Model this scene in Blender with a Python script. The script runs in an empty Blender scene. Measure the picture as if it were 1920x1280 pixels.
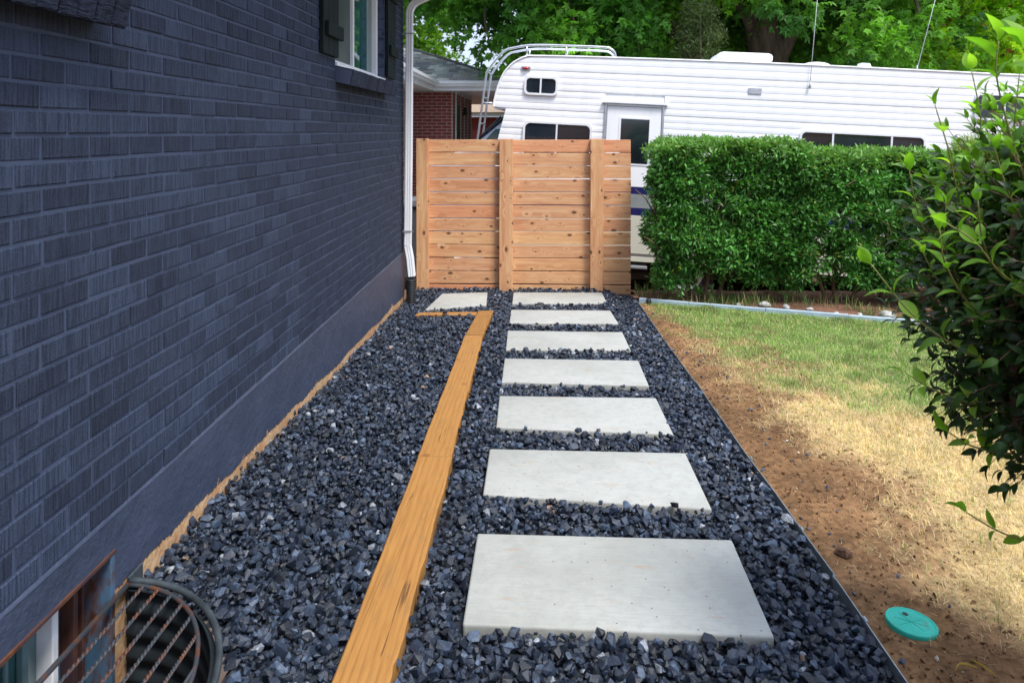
import bpy, bmesh, math, random
import numpy as np
from mathutils import Vector, Matrix
rnd = random.Random(7)
rng = np.random.default_rng(11)
SC = bpy.context.scene
COL = SC.collection
R = math.radians

# ------------------------------------------------------------------ camera
cam_d = bpy.data.cameras.new('camera')
cam = bpy.data.objects.new('camera', cam_d)
COL.objects.link(cam)
SC.camera = cam
cam.location = (0, 0, 1.367)
cam.rotation_euler = (R(90), 0, R(2.0))
cam_d.sensor_width = 36
cam_d.lens = 1340 / 1920 * 36
cam_d.shift_y = -393 / 1920
cam_d.clip_start = 0.05
cam_d.clip_end = 500
cam_d.dof.use_dof = True
cam_d.dof.focus_distance = 3.6
cam_d.dof.aperture_fstop = 8

# ------------------------------------------------------------------ sky and sun
SUN_EL, SUN_AZ = R(60), R(140)          # azimuth clockwise from +Y
world = bpy.data.worlds.new('World')
SC.world = world
world.use_nodes = True
wt = world.node_tree
wt.nodes.clear()
w_out = wt.nodes.new('ShaderNodeOutputWorld')
w_bg = wt.nodes.new('ShaderNodeBackground')
w_sky = wt.nodes.new('ShaderNodeTexSky')
w_sky.sky_type = 'NISHITA'
w_sky.sun_disc = False
w_sky.sun_elevation = SUN_EL
w_sky.sun_rotation = SUN_AZ
w_sky.dust_density = 1.5
w_tc = wt.nodes.new('ShaderNodeTexCoord')
w_map = wt.nodes.new('ShaderNodeMapping')
w_map.inputs['Scale'].default_value = (1, 1, 2.6)
w_n = wt.nodes.new('ShaderNodeTexNoise')
w_n.inputs['Scale'].default_value = 2.2
w_n.inputs['Detail'].default_value = 7
w_r = wt.nodes.new('ShaderNodeValToRGB')
w_r.color_ramp.elements[0].position = 0.30
w_r.color_ramp.elements[0].color = (0.35, 0.35, 0.35, 1)
w_r.color_ramp.elements[1].position = 0.58
w_r.color_ramp.elements[1].color = (1, 1, 1, 1)
w_mix = wt.nodes.new('ShaderNodeMixRGB')
wt.links.new(w_tc.outputs['Generated'], w_map.inputs['Vector'])
wt.links.new(w_map.outputs['Vector'], w_n.inputs['Vector'])
wt.links.new(w_n.outputs['Fac'], w_r.inputs['Fac'])
wt.links.new(w_r.outputs['Color'], w_mix.inputs['Fac'])
w_sep = wt.nodes.new('ShaderNodeSeparateXYZ')
wt.links.new(w_tc.outputs['Generated'], w_sep.inputs[0])
w_gr = wt.nodes.new('ShaderNodeMapRange')          # standard overcast sky: zenith about 2.5 times the horizon
w_gr.inputs['From Min'].default_value = 0.0; w_gr.inputs['From Max'].default_value = 1.0
w_gr.inputs['To Min'].default_value = 0.42; w_gr.inputs['To Max'].default_value = 1.1
wt.links.new(w_sep.outputs['Z'], w_gr.inputs['Value'])
w_cl = wt.nodes.new('ShaderNodeVectorMath'); w_cl.operation = 'SCALE'
w_cl.inputs[0].default_value = (8.2, 9.2, 11.8)    # cloud brightness in the sky's own units
wt.links.new(w_gr.outputs['Result'], w_cl.inputs['Scale'])
wt.links.new(w_cl.outputs[0], w_mix.inputs['Color2'])
wt.links.new(w_sky.outputs['Color'], w_mix.inputs['Color1'])
wt.links.new(w_mix.outputs['Color'], w_bg.inputs['Color'])
wt.links.new(w_bg.outputs['Background'], w_out.inputs['Surface'])
w_bg.inputs['Strength'].default_value = 0.11

sun_d = bpy.data.lights.new('sun', 'SUN')
sun_d.energy = 2.4
sun_d.angle = R(16)
sun_d.color = (1.0, 0.96, 0.9)
sun = bpy.data.objects.new('sun', sun_d)
COL.objects.link(sun)
sdir = Vector((math.sin(SUN_AZ) * math.cos(SUN_EL), math.cos(SUN_AZ) * math.cos(SUN_EL), math.sin(SUN_EL)))
sun.rotation_euler = sdir.to_track_quat('Z', 'Y').to_euler()
sun.location = sdir * 30
vs = SC.view_settings
vs.view_transform = 'Standard'
vs.look = 'None'
vs.exposure = 0.95
vs.gamma = 1
vs.use_curve_mapping = False

# ------------------------------------------------------------------ helpers
def tag(o, label=None, cat=None, group=None, kind=None):
    if label: o['label'] = label
    if cat: o['category'] = cat
    if group: o['group'] = group
    if kind: o['kind'] = kind
    return o

def empty(name, loc=(0, 0, 0), parent=None):
    o = bpy.data.objects.new(name, None)
    COL.objects.link(o)
    o.location = loc
    o.empty_display_size = 0.1
    if parent: o.parent = parent
    return o

def link(name, me, parent=None, loc=None, rot=None, scale=None):
    o = bpy.data.objects.new(name, me)
    COL.objects.link(o)
    if parent: o.parent = parent
    if loc is not None: o.location = loc
    if rot is not None: o.rotation_euler = rot
    if scale is not None: o.scale = scale
    return o

def bm_mesh(name, bm, m, smooth=False):
    bmesh.ops.recalc_face_normals(bm, faces=bm.faces[:])
    me = bpy.data.meshes.new(name)
    bm.to_mesh(me)
    bm.free()
    if m: me.materials.append(m)
    if smooth:
        me.polygons.foreach_set('use_smooth', [True] * len(me.polygons))
    return me

def np_mesh(name, V, F, m, col=None, smooth=False):
    """V (n,3), F (k,3 or 4); col (n,3) per vertex."""
    V = np.asarray(V, dtype=np.float32); F = np.asarray(F, dtype=np.int32)
    me = bpy.data.meshes.new(name)
    n, k, s = len(V), len(F), F.shape[1]
    me.vertices.add(n); me.vertices.foreach_set('co', V.ravel())
    me.loops.add(k * s); me.loops.foreach_set('vertex_index', F.ravel())
    me.polygons.add(k)
    me.polygons.foreach_set('loop_start', np.arange(0, k * s, s, dtype=np.int32))
    me.polygons.foreach_set('use_smooth', np.full(k, bool(smooth)))
    if col is not None:
        a = me.color_attributes.new('col', 'FLOAT_COLOR', 'POINT')
        c = np.ones((n, 4), dtype=np.float32); c[:, :3] = col
        a.data.foreach_set('color', c.ravel())
    if m: me.materials.append(m)
    me.update(calc_edges=True)
    me.validate()
    return me

def add_box(bm, x0, x1, y0, y1, z0, z1, M=None):
    c = [(x0, y0, z0), (x1, y0, z0), (x1, y1, z0), (x0, y1, z0), (x0, y0, z1), (x1, y0, z1), (x1, y1, z1), (x0, y1, z1)]
    if M is not None: c = [M @ Vector(p) for p in c]
    v = [bm.verts.new(p) for p in c]
    for f in ((0, 3, 2, 1), (4, 5, 6, 7), (0, 1, 5, 4), (1, 2, 6, 5), (2, 3, 7, 6), (3, 0, 4, 7)):
        bm.faces.new([v[i] for i in f])
    return v

def bevel(bm, w, seg=1):
    bmesh.ops.bevel(bm, geom=bm.edges[:] , offset=w, segments=seg, affect='EDGES', profile=0.6)

def box(name, x0, x1, y0, y1, z0, z1, m, parent=None, bev=0.0, seg=1, smooth=False):
    """a box whose object origin is its centre"""
    cx, cy, cz = (x0 + x1) / 2, (y0 + y1) / 2, (z0 + z1) / 2
    bm = bmesh.new()
    add_box(bm, x0 - cx, x1 - cx, y0 - cy, y1 - cy, z0 - cz, z1 - cz)
    if bev: bevel(bm, bev, seg)
    return link(name, bm_mesh(name, bm, m, smooth), parent, (cx, cy, cz))

def tube_bm(bm, pts, rad, n=10, caps=True, sx=1.0, up=None, section=None):
    """sweep a circle (or given 2D section) along pts; rad scalar or list"""
    pts = [Vector(p) for p in pts]
    if not hasattr(rad, '__len__'): rad = [rad] * len(pts)
    rings = []
    prev = None
    for i, p in enumerate(pts):
        a = pts[max(i - 1, 0)]; b = pts[min(i + 1, len(pts) - 1)]
        t = (b - a)
        t = t.normalized() if t.length > 1e-9 else Vector((0, 0, 1))
        if up is not None:
            u = Vector(up)
        elif prev is None:
            u = Vector((0, 0, 1)) if abs(t.z) < 0.9 else Vector((1, 0, 0))
        else:
            u = prev
        u = (u - t * u.dot(t))
        if u.length < 1e-6: u = Vector((1, 0, 0)) - t * t.x
        u.normalize()
        prev = u
        w = t.cross(u)
        ring = []
        if section:
            for (sa, sb) in section:
                ring.append(bm.verts.new(p + u * (sa * rad[i]) + w * (sb * rad[i])))
        else:
            for k in range(n):
                an = 2 * math.pi * k / n
                ring.append(bm.verts.new(p + (u * math.cos(an) + w * math.sin(an) * sx) * rad[i]))
        rings.append(ring)
    n = len(rings[0])
    for i in range(len(rings) - 1):
        for k in range(n):
            bm.faces.new((rings[i][k], rings[i][(k + 1) % n], rings[i + 1][(k + 1) % n], rings[i + 1][k]))
    if caps:
        bm.faces.new(rings[0][::-1]); bm.faces.new(rings[-1])

def tube(name, pts, rad, m, parent=None, n=10, smooth=True, **kw):
    bm = bmesh.new()
    tube_bm(bm, pts, rad, n, **kw)
    return link(name, bm_mesh(name, bm, m, smooth), parent)

def smooth_path(pts, k=5):
    """Catmull-Rom through pts"""
    P = [Vector(p) for p in pts]
    P = [P[0] * 2 - P[1]] + P + [P[-1] * 2 - P[-2]]
    out = []
    for i in range(1, len(P) - 2):
        for j in range(k):
            t = j / k
            out.append(0.5 * ((2 * P[i]) + (P[i + 1] - P[i - 1]) * t + (2 * P[i - 1] - 5 * P[i] + 4 * P[i + 1] - P[i + 2]) * t * t
                       + (3 * P[i] - P[i - 1] - 3 * P[i + 1] + P[i + 2]) * t ** 3))
    out.append(P[-2])
    return out

def prism(bm, poly, y0, y1):
    """extrude an (x,z) outline between y0 and y1"""
    a = [bm.verts.new((x, y0, z)) for x, z in poly]
    b = [bm.verts.new((x, y1, z)) for x, z in poly]
    n = len(poly)
    bm.faces.new(a); bm.faces.new(b[::-1])
    for i in range(n):
        bm.faces.new((a[i], a[(i + 1) % n], b[(i + 1) % n], b[i]))

def vnoise(x, y, scale, seed=0):
    """smooth value noise in 0..1 on numpy arrays"""
    x = np.asarray(x) * scale; y = np.asarray(y) * scale
    xi = np.floor(x).astype(np.int64); yi = np.floor(y).astype(np.int64)
    fx = x - xi; fy = y - yi
    fx = fx * fx * (3 - 2 * fx); fy = fy * fy * (3 - 2 * fy)
    def h(a, b):
        v = (a * 374761393 + b * 668265263 + seed * 1442695041) & 0xffffffff
        v = ((v ^ (v >> 13)) * 1274126177) & 0xffffffff
        v = v ^ (v >> 16)
        return (v & 0xffff) / 65535.0
    return (h(xi, yi) * (1 - fx) + h(xi + 1, yi) * fx) * (1 - fy) + (h(xi, yi + 1) * (1 - fx) + h(xi + 1, yi + 1) * fx) * fy

def rounded(x0, x1, z0, z1, r, n=5):
    out = []
    for cx, cz, a0 in ((x1 - r, z1 - r, 0), (x0 + r, z1 - r, 90), (x0 + r, z0 + r, 180), (x1 - r, z0 + r, 270)):
        for i in range(n + 1):
            a = R(a0 + 90 * i / n)
            out.append((cx + r * math.cos(a), cz + r * math.sin(a)))
    return out

def ring_bm(bm, outer, inner, y0, y1):
    """frame between two (x,z) outlines of equal length"""
    n = len(outer)
    L = [[bm.verts.new((x, y, z)) for x, z in pl] for y in (y0, y1) for pl in (outer, inner)]
    o0, i0, o1, i1 = L
    for k in range(n):
        j = (k + 1) % n
        bm.faces.new((o0[k], o0[j], i0[j], i0[k]))
        bm.faces.new((o1[k], i1[k], i1[j], o1[j]))
        bm.faces.new((o0[k], o1[k], o1[j], o0[j]))
        bm.faces.new((i0[k], i0[j], i1[j], i1[k]))

# ------------------------------------------------------------------ materials
class NB:
    def __init__(s, name):
        s.m = bpy.data.materials.new(name); s.m.use_nodes = True
        s.t = s.m.node_tree; s.N = s.t.nodes; s.L = s.t.links
        s.b = s.N['Principled BSDF']; s.out = s.N['Material Output']
    def new(s, typ, **kw):
        n = s.N.new(typ)
        for k, v in kw.items():
            if k in n.inputs.keys(): n.inputs[k].default_value = v
            else: setattr(n, k, v)
        return n
    def coords(s, scale=(1, 1, 1), rand=True):
        tc = s.new('ShaderNodeTexCoord')
        mp = s.new('ShaderNodeMapping')
        mp.inputs['Scale'].default_value = scale
        if rand:
            oi = s.new('ShaderNodeObjectInfo')
            mu = s.new('ShaderNodeMath', operation='MULTIPLY'); mu.inputs[1].default_value = 91.7
            s.L.new(oi.outputs['Random'], mu.inputs[0])
            ad = s.new('ShaderNodeVectorMath', operation='ADD')
            s.L.new(tc.outputs['Object'], ad.inputs[0]); s.L.new(mu.outputs[0], ad.inputs[1])
            s.L.new(ad.outputs[0], mp.inputs['Vector'])
        else:
            s.L.new(tc.outputs['Object'], mp.inputs['Vector'])
        return mp.outputs['Vector']
    def noise(s, vec, scale, detail=4, rough=0.55, dist=0):
        n = s.new('ShaderNodeTexNoise')
        n.inputs['Scale'].default_value = scale; n.inputs['Detail'].default_value = detail
        n.inputs['Roughness'].default_value = rough; n.inputs['Distortion'].default_value = dist
        s.L.new(vec, n.inputs['Vector'])
        return n.outputs['Fac']
    def ramp(s, fac, stops):
        r = s.new('ShaderNodeValToRGB')
        e = r.color_ramp.elements
        while len(e) < len(stops): e.new(0.5)
        for i, (p, c) in enumerate(stops):
            e[i].position = p
            e[i].color = (c, c, c, 1) if not hasattr(c, '__len__') else (*c, 1)
        s.L.new(fac, r.inputs['Fac'])
        return r.outputs['Color']
    def mix(s, fac, a, b, mode='MIX'):
        n = s.new('ShaderNodeMixRGB', blend_type=mode)
        for i, v in ((0, fac), (1, a), (2, b)):
            if hasattr(v, 'is_output'): s.L.new(v, n.inputs[i])
            elif i == 0: n.inputs[0].default_value = v
            else: n.inputs[i].default_value = (*v, 1)
        return n.outputs[0]
    def math(s, op, a, b=None, clamp=False):
        n = s.new('ShaderNodeMath', operation=op); n.use_clamp = clamp
        for i, v in ((0, a), (1, b)):
            if v is None: continue
            if hasattr(v, 'is_output'): s.L.new(v, n.inputs[i])
            else: n.inputs[i].default_value = v
        return n.outputs[0]
    def color(s, c): s.L.new(c, s.b.inputs['Base Color'])
    def bump(s, h, strength=0.5, dist=0.01, chain=None):
        n = s.new('ShaderNodeBump'); n.inputs['Strength'].default_value = strength; n.inputs['Distance'].default_value = dist
        s.L.new(h, n.inputs['Height'])
        if chain is not None: s.L.new(chain, n.inputs['Normal'])
        s.L.new(n.outputs['Normal'], s.b.inputs['Normal'])
        return n.outputs['Normal']

def simple(name, c1, c2=None, scale=6, rough=0.6, metal=0, bump=0, bscale=80, spec=0.5, stretch=(1, 1, 1), rvar=0.0):
    b = NB(name)
    v = b.coords(stretch)
    b.b.inputs['Roughness'].default_value = rough
    b.b.inputs['Metallic'].default_value = metal
    b.b.inputs['Specular IOR Level'].default_value = spec
    if c2 is None: c2 = tuple(x * 0.8 for x in c1)
    f = b.noise(v, scale, 5)
    b.color(b.ramp(f, [(0.32, c2), (0.66, c1)]))
    if rvar:
        g = b.noise(v, scale * 2.3, 3)
        b.L.new(b.math('ADD', b.math('MULTIPLY', g, rvar), rough - rvar / 2), b.b.inputs['Roughness'])
    if bump:
        b.bump(b.noise(v, bscale, 4), bump, 0.004)
    return b.m

def painted_brick(name, base, dark, groove=1.0, axis='Z'):
    b = NB(name)
    v = b.coords((60, 150, 6) if axis == 'Z' else (25, 25, 200))
    g = b.noise(v, 1.0, 3, 0.6)
    v2 = b.coords((1, 1, 1))
    big = b.noise(v2, 9, 4)
    fine = b.noise(v2, 160, 3)
    oi = b.new('ShaderNodeObjectInfo')
    h = b.math('ADD', b.math('MULTIPLY', g, 0.75), b.math('MULTIPLY', fine, 0.25))
    f = b.ramp(h, [(0.40, dark), (0.56, base)])  # shade of the combed grooves put into the colour, besides the bump
    tint = b.ramp(b.math('ADD', b.math('MULTIPLY', oi.outputs['Random'], 0.5), b.math('MULTIPLY', big, 0.5)), [(0.25, 0.66), (0.75, 1.15)])
    b.color(b.mix(1.0, f, tint, 'MULTIPLY'))
    b.b.inputs['Roughness'].default_value = 0.78
    b.b.inputs['Specular IOR Level'].default_value = 0.2
    b.bump(h, 1.0 * groove, 0.009)
    return b.m

M = {}
M['brick_paint'] = painted_brick('painted_brick', (0.047, 0.064, 0.106), (0.024, 0.034, 0.060))
M['sill_paint'] = painted_brick('painted_sill_brick', (0.034, 0.044, 0.078), (0.010, 0.014, 0.028), 1.2, 'X')
M['mortar_paint'] = simple('painted_mortar', (0.059, 0.079, 0.132), (0.048, 0.066, 0.113), 12, 0.7, spec=0.3, bump=0.5, bscale=60)

def foundation_mat():
    b = NB('painted_foundation')
    v = b.coords((1, 1, 1), False)
    sep = b.new('ShaderNodeSeparateXYZ'); b.L.new(v, sep.inputs[0])
    gz = b.math('ADD', sep.outputs['Z'], b.math('MULTIPLY', sep.outputs['Y'], 0.04))   # height above the sloping ground
    stret = b.coords((1, 1, 0.35), False)
    n1 = b.noise(stret, 48, 5, 0.8)
    n2 = b.noise(v, 2.2, 2)
    lim = b.math('ADD', b.math('MULTIPLY', n1, 0.05), b.math('MULTIPLY', n2, 0.075))
    spl = b.ramp(b.noise(b.coords((1, 3.6, 1.6), False), 1.6, 5, 0.7), [(0.60, 0.0), (0.78, 0.10)])
    lim = b.math('ADD', lim, spl)
    d = b.math('SUBTRACT', b.math('SUBTRACT', lim, gz), -0.018)
    raw = b.math('MULTIPLY', d, 180, True)
    n3 = b.noise(v, 45, 5, 0.7)
    n4 = b.noise(v, 6, 3)
    tan = b.ramp(n3, [(0.3, (0.38, 0.20, 0.09)), (0.5, (0.56, 0.37, 0.20)), (0.72, (0.66, 0.51, 0.34))])
    tan = b.mix(b.ramp(n4, [(0.35, 0.0), (0.7, 0.6)]), tan, (0.42, 0.17, 0.06))
    paint = b.ramp(b.noise(v, 5, 5), [(0.3, (0.036, 0.049, 0.084)), (0.7, (0.050, 0.065, 0.108))])
    chips = b.ramp(b.noise(v, 38, 3, 0.5), [(0.765, 0.0), (0.78, 1.0)])
    paint = b.mix(b.math('MULTIPLY', chips, 0.8), paint, (0.42, 0.3, 0.22))
    b.color(b.mix(raw, paint, tan))
    b.b.inputs['Roughness'].default_value = 0.5
    n5 = b.noise(v, 70, 4, 0.6)
    lump = b.noise(v, 11, 4, 0.6)
    hh = b.math('ADD', b.math('MULTIPLY', n5, 0.3), b.math('ADD', b.math('MULTIPLY', lump, 0.9), b.math('MULTIPLY', raw, -0.5)))
    b.bump(hh, 0.9, 0.010)
    return b.m
M['foundation'] = foundation_mat()

def cedar_mat():
    b = NB('cedar')
    v = b.coords((1, 1, 1))
    oi = b.new('ShaderNodeObjectInfo')
    vor = b.new('ShaderNodeTexVoronoi'); vor.inputs['Scale'].default_value = 8.0
    vor.voronoi_dimensions = '2D'
    sx = b.new('ShaderNodeSeparateXYZ'); b.L.new(v, sx.inputs[0])
    cx_ = b.new('ShaderNodeCombineXYZ'); b.L.new(b.math('MULTIPLY', sx.outputs[0], 0.62), cx_.inputs[0]); b.L.new(b.math('MULTIPLY', sx.outputs[2], 1.1), cx_.inputs[1])
    b.L.new(cx_.outputs[0], vor.inputs['Vector'])
    dist = vor.outputs['Distance']
    # grain bends round the knots
    push = b.ramp(dist, [(0.0, 1.0), (0.35, 0.0)])
    gm = b.new('ShaderNodeMapping'); gm.inputs['Scale'].default_value = (0.9, 14, 14)
    b.L.new(v, gm.inputs['Vector'])
    ad = b.new('ShaderNodeVectorMath', operation='ADD'); b.L.new(gm.outputs['Vector'], ad.inputs[0]); b.L.new(b.mix(1.0, push, (0.0, 0.9, 0.9), 'MULTIPLY'), ad.inputs[1])
    g = b.noise(ad.outputs[0], 1.6, 5, 0.6, 0.6)
    fine = b.noise(ad.outputs[0], 9, 3, 0.6)
    base = b.ramp(g, [(0.28, (0.44, 0.165, 0.075)), (0.45, (0.60, 0.28, 0.135)), (0.60, (0.68, 0.38, 0.20)), (0.78, (0.78, 0.53, 0.29))])
    tint = b.ramp(oi.outputs['Random'], [(0.0, (1.02, 0.80, 0.72)), (0.35, (0.9, 0.88, 0.86)), (0.7, (1.06, 1.14, 0.98)), (1.0, (0.86, 0.76, 0.74))])
    base = b.mix(1.0, base, tint, 'MULTIPLY')
    base = b.mix(0.25, base, b.ramp(fine, [(0.3, (0.42, 0.2, 0.09)), (0.7, (0.8, 0.52, 0.3))]))
    # knots
    sep = b.new('ShaderNodeSeparateColor'); b.L.new(vor.outputs['Color'], sep.inputs[0])
    size = b.math('ADD', b.math('MULTIPLY', b.math('POWER', sep.outputs[0], 2.0), 0.19), 0.055)
    has = b.math('GREATER_THAN', sep.outputs[1], 0.25)
    k = b.math('DIVIDE', dist, size)
    halo = b.math('MULTIPLY', b.ramp(k, [(0.0, 0.85), (1.0, 0.0)]), has)
    core = b.math('MULTIPLY', b.ramp(b.math('DIVIDE', k, 0.62), [(0.7, 1.0), (1.0, 0.0)]), has)
    base = b.mix(halo, base, (0.27, 0.10, 0.035))
    base = b.mix(b.math('MULTIPLY', core, 0.85), base, (0.085, 0.032, 0.014))
    b.color(base)
    b.b.inputs['Roughness'].default_value = 0.6
    b.bump(b.math('ADD', g, b.math('MULTIPLY', fine, 0.4)), 0.25, 0.003)
    return b.m
M['cedar'] = cedar_mat()

def plank_mat():
    b = NB('treated_timber')
    v = b.coords((1, 1, 1))
    gm = b.new('ShaderNodeMapping'); gm.inputs['Scale'].default_value = (1.0, 0.085, 1.0)
    b.L.new(v, gm.inputs['Vector'])
    wob = b.noise(gm.outputs['Vector'], 7, 2, 0.5)
    wv = b.new('ShaderNodeTexWave'); wv.inputs['Scale'].default_value = 13; wv.inputs['Distortion'].default_value = 7
    wv.inputs['Detail'].default_value = 2; wv.inputs['Detail Scale'].default_value = 0.8
    b.L.new(gm.outputs['Vector'], wv.inputs['Vector'])
    fine = b.noise(b.coords((60, 3, 60)), 2.0, 3)
    base = b.ramp(wv.outputs['Fac'], [(0.0, (0.235, 0.10, 0.02)), (0.12, (0.30, 0.14, 0.028)), (1.0, (0.335, 0.158, 0.034))])
    base = b.mix(0.35, base, b.ramp(fine, [(0.3, (0.24, 0.10, 0.02)), (0.7, (0.46, 0.23, 0.06))]))
    # drying cracks and a few knots
    cm = b.new('ShaderNodeMapping'); cm.inputs['Scale'].default_value = (13, 0.35, 1)
    b.L.new(v, cm.inputs['Vector'])
    cr = b.noise(cm.outputs['Vector'], 1.0, 3, 0.6, 0.3)
    crack = b.ramp(b.math('ABSOLUTE', b.math('SUBTRACT', cr, 0.5)), [(0.0, 1.0), (0.007, 0.0)])
    gate = b.ramp(b.noise(v, 2.6, 2), [(0.56, 0.0), (0.6, 1.0)])
    crack = b.math('MULTIPLY', crack, gate)
    vor = b.new('ShaderNodeTexVoronoi'); vor.inputs['Scale'].default_value = 2.6; vor.voronoi_dimensions = '2D'; b.L.new(v, vor.inputs['Vector'])
    kn = b.ramp(vor.outputs['Distance'], [(0.035, 1.0), (0.06, 0.0)])
    base = b.mix(b.math('MULTIPLY', kn, 0.8), base, (0.2, 0.07, 0.02))
    base = b.mix(b.math('MULTIPLY', crack, 0.9), base, (0.09, 0.035, 0.01))
    oi = b.new('ShaderNodeObjectInfo')
    base = b.mix(1.0, base, b.ramp(oi.outputs['Random'], [(0.0, (0.86, 0.84, 0.8)), (1.0, (1.12, 1.12, 1.15))]), 'MULTIPLY')
    dirt = b.ramp(b.noise(b.coords((3, 1, 3)), 6, 6, 0.75), [(0.52, 0.0), (0.8, 0.55)])
    base = b.mix(dirt, base, (0.16, 0.10, 0.05))
    b.color(base)
    b.b.inputs['Roughness'].default_value = 0.6
    b.bump(b.math('SUBTRACT', b.math('MULTIPLY', wv.outputs['Fac'], 0.12), crack), 0.4, 0.003)
    return b.m
M['plank'] = plank_mat()

def slab_mat():
    b = NB('broomed_concrete')
    v = b.coords((1, 1, 1))
    big = b.noise(v, 2.5, 5, 0.6)
    broom = b.noise(b.coords((14.0, 150, 10)), 1.0, 4, 0.6)
    blot = b.noise(v, 22, 6, 0.75)
    pit = b.noise(v, 130, 2)
    base = b.ramp(big, [(0.3, (0.31, 0.315, 0.28)), (0.5, (0.365, 0.37, 0.335)), (0.7, (0.405, 0.41, 0.375))])
    base = b.mix(b.ramp(broom, [(0.25, 0.26), (0.60, 0.0)]), base, (0.20, 0.21, 0.20))
    base = b.mix(b.ramp(blot, [(0.40, 0.30), (0.52, 0.0)]), base, (0.25, 0.25, 0.235))
    sm = b.noise(b.coords((1.0, 2.6, 1)), 5.5, 5, 0.75)
    base = b.mix(b.ramp(sm, [(0.60, 0.0), (0.72, 0.6)]), base, (0.36, 0.22, 0.115))
    vor = b.new('ShaderNodeTexVoronoi'); vor.inputs['Scale'].default_value = 17; vor.voronoi_dimensions = '2D'; b.L.new(v, vor.inputs['Vector'])
    sep = b.new('ShaderNodeSeparateColor'); b.L.new(vor.outputs['Color'], sep.inputs[0])
    sp = b.math('MULTIPLY', b.ramp(vor.outputs['Distance'], [(0.03, 1.0), (0.06, 0.0)]), b.math('GREATER_THAN', sep.outputs[0], 0.80))
    base = b.mix(sp, base, (0.10, 0.085, 0.075))
    b.color(base)
    b.b.inputs['Roughness'].default_value = 0.8
    b.bump(b.math('ADD', b.math('MULTIPLY', broom, 0.7), b.math('MULTIPLY', pit, 0.6)), 0.45, 0.003)
    return b.m
M['slab'] = slab_mat()

def attr_mat(name, rough=0.6, translucent=0.0, noise_scale=0, spec=0.4, bump=0.0, bscale=60, var=(0.75, 1.15)):
    b = NB(name)
    a = b.new('ShaderNodeAttribute'); a.attribute_name = 'col'
    c = a.outputs['Color']
    if noise_scale:
        v = b.coords((1, 1, 1), False)
        f = b.noise(v, noise_scale, 4)
        c = b.mix(1.0, c, b.ramp(f, [(0.3, var[0]), (0.7, var[1])]), 'MULTIPLY')
        if bump: b.bump(b.noise(v, bscale, 4, 0.65), bump, 0.004)
    b.color(c)
    b.b.inputs['Roughness'].default_value = rough
    b.b.inputs['Specular IOR Level'].default_value = spec
    if translucent:
        tr = b.new('ShaderNodeBsdfTranslucent'); b.L.new(b.mix(1.0, c, (1.15, 1.25, 0.55), 'MULTIPLY'), tr.inputs['Color'])
        mx = b.new('ShaderNodeMixShader'); mx.inputs[0].default_value = translucent
        b.L.new(b.b.outputs[0], mx.inputs[1]); b.L.new(tr.outputs[0], mx.inputs[2])
        b.L.new(mx.outputs[0], b.out.inputs['Surface'])
    return b.m
M['stone'] = attr_mat('crushed_basalt', 0.5, 0, 70, 0.55, 0.5, 220, (0.55, 1.35))
M['grass'] = attr_mat('grass_blades', 0.65, 0.25, 0, 0.3)
M['leaf'] = attr_mat('leaf', 0.42, 0.33, 0, 0.45)
M['tree_leaf'] = attr_mat('tree_leaf', 0.5, 0.42, 0, 0.35)
M['soil'] = attr_mat('soil', 0.95, 0, 40, 0.1, 0.8, 90, (0.6, 1.3))
M['shingle'] = attr_mat('asphalt_shingle', 0.9, 0, 30, 0.2, 0.4, 200, (0.8, 1.15))

def leaf_obj_mat(name, stops, tl):
    """single leaves share a mesh; their shade varies with the object"""
    b = NB(name)
    oi = b.new('ShaderNodeObjectInfo')
    c = b.ramp(oi.outputs['Random'], stops)
    b.color(c)
    b.b.inputs['Roughness'].default_value = 0.5
    b.b.inputs['Specular IOR Level'].default_value = 0.3
    tr = b.new('ShaderNodeBsdfTranslucent'); b.L.new(b.mix(1.0, c, (2.2, 2.4, 1.0), 'MULTIPLY'), tr.inputs['Color'])
    mx = b.new('ShaderNodeMixShader'); mx.inputs[0].default_value = tl
    b.L.new(b.b.outputs[0], mx.inputs[1]); b.L.new(tr.outputs[0], mx.inputs[2])
    b.L.new(mx.outputs[0], b.out.inputs['Surface'])
    return b.m
M['shoot_leaf'] = leaf_obj_mat('fresh_leaf', [(0.0, (0.09, 0.21, 0.016)), (0.5, (0.15, 0.31, 0.024)), (1.0, (0.24, 0.40, 0.04))], 0.45)
M['shrub_leaf'] = leaf_obj_mat('shaded_mature_leaf', [(0.0, (0.012, 0.040, 0.005)), (0.5, (0.026, 0.075, 0.008)), (1.0, (0.06, 0.14, 0.014))], 0.3)  # mature green, darkened further so the bush's shade sits in the colour

M['bark'] = simple('bark', (0.17, 0.12, 0.085), (0.055, 0.04, 0.03), 3, 0.95, bump=1.0, bscale=9, stretch=(3, 3, 0.6))
M['twig'] = simple('twig', (0.20, 0.12, 0.07), (0.12, 0.07, 0.04), 8, 0.8, bump=0.4)
M['green_twig'] = simple('green_twig', (0.22, 0.24, 0.06), (0.18, 0.15, 0.05), 8, 0.6)
M['white_metal'] = simple('white_painted_metal', (0.78, 0.79, 0.80), (0.70, 0.71, 0.73), 3, 0.35, rvar=0.1)
def siding_mat():
    b = NB('white_siding')
    v = b.coords((1, 1, 1), False)
    a = b.ramp(b.noise(b.coords((5, 1, 0.35), False), 1.6, 4, 0.6), [(0.45, (0.85, 0.86, 0.87)), (0.75, (0.78, 0.79, 0.785))])
    g = b.ramp(b.noise(b.coords((0.5, 1, 6), False), 3.0, 5, 0.7), [(0.58, 0.0), (0.8, 0.22)])
    b.color(b.mix(g, a, (0.55, 0.56, 0.54)))
    b.b.inputs['Roughness'].default_value = 0.4
    return b.m
M['rv_white'] = siding_mat()
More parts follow.
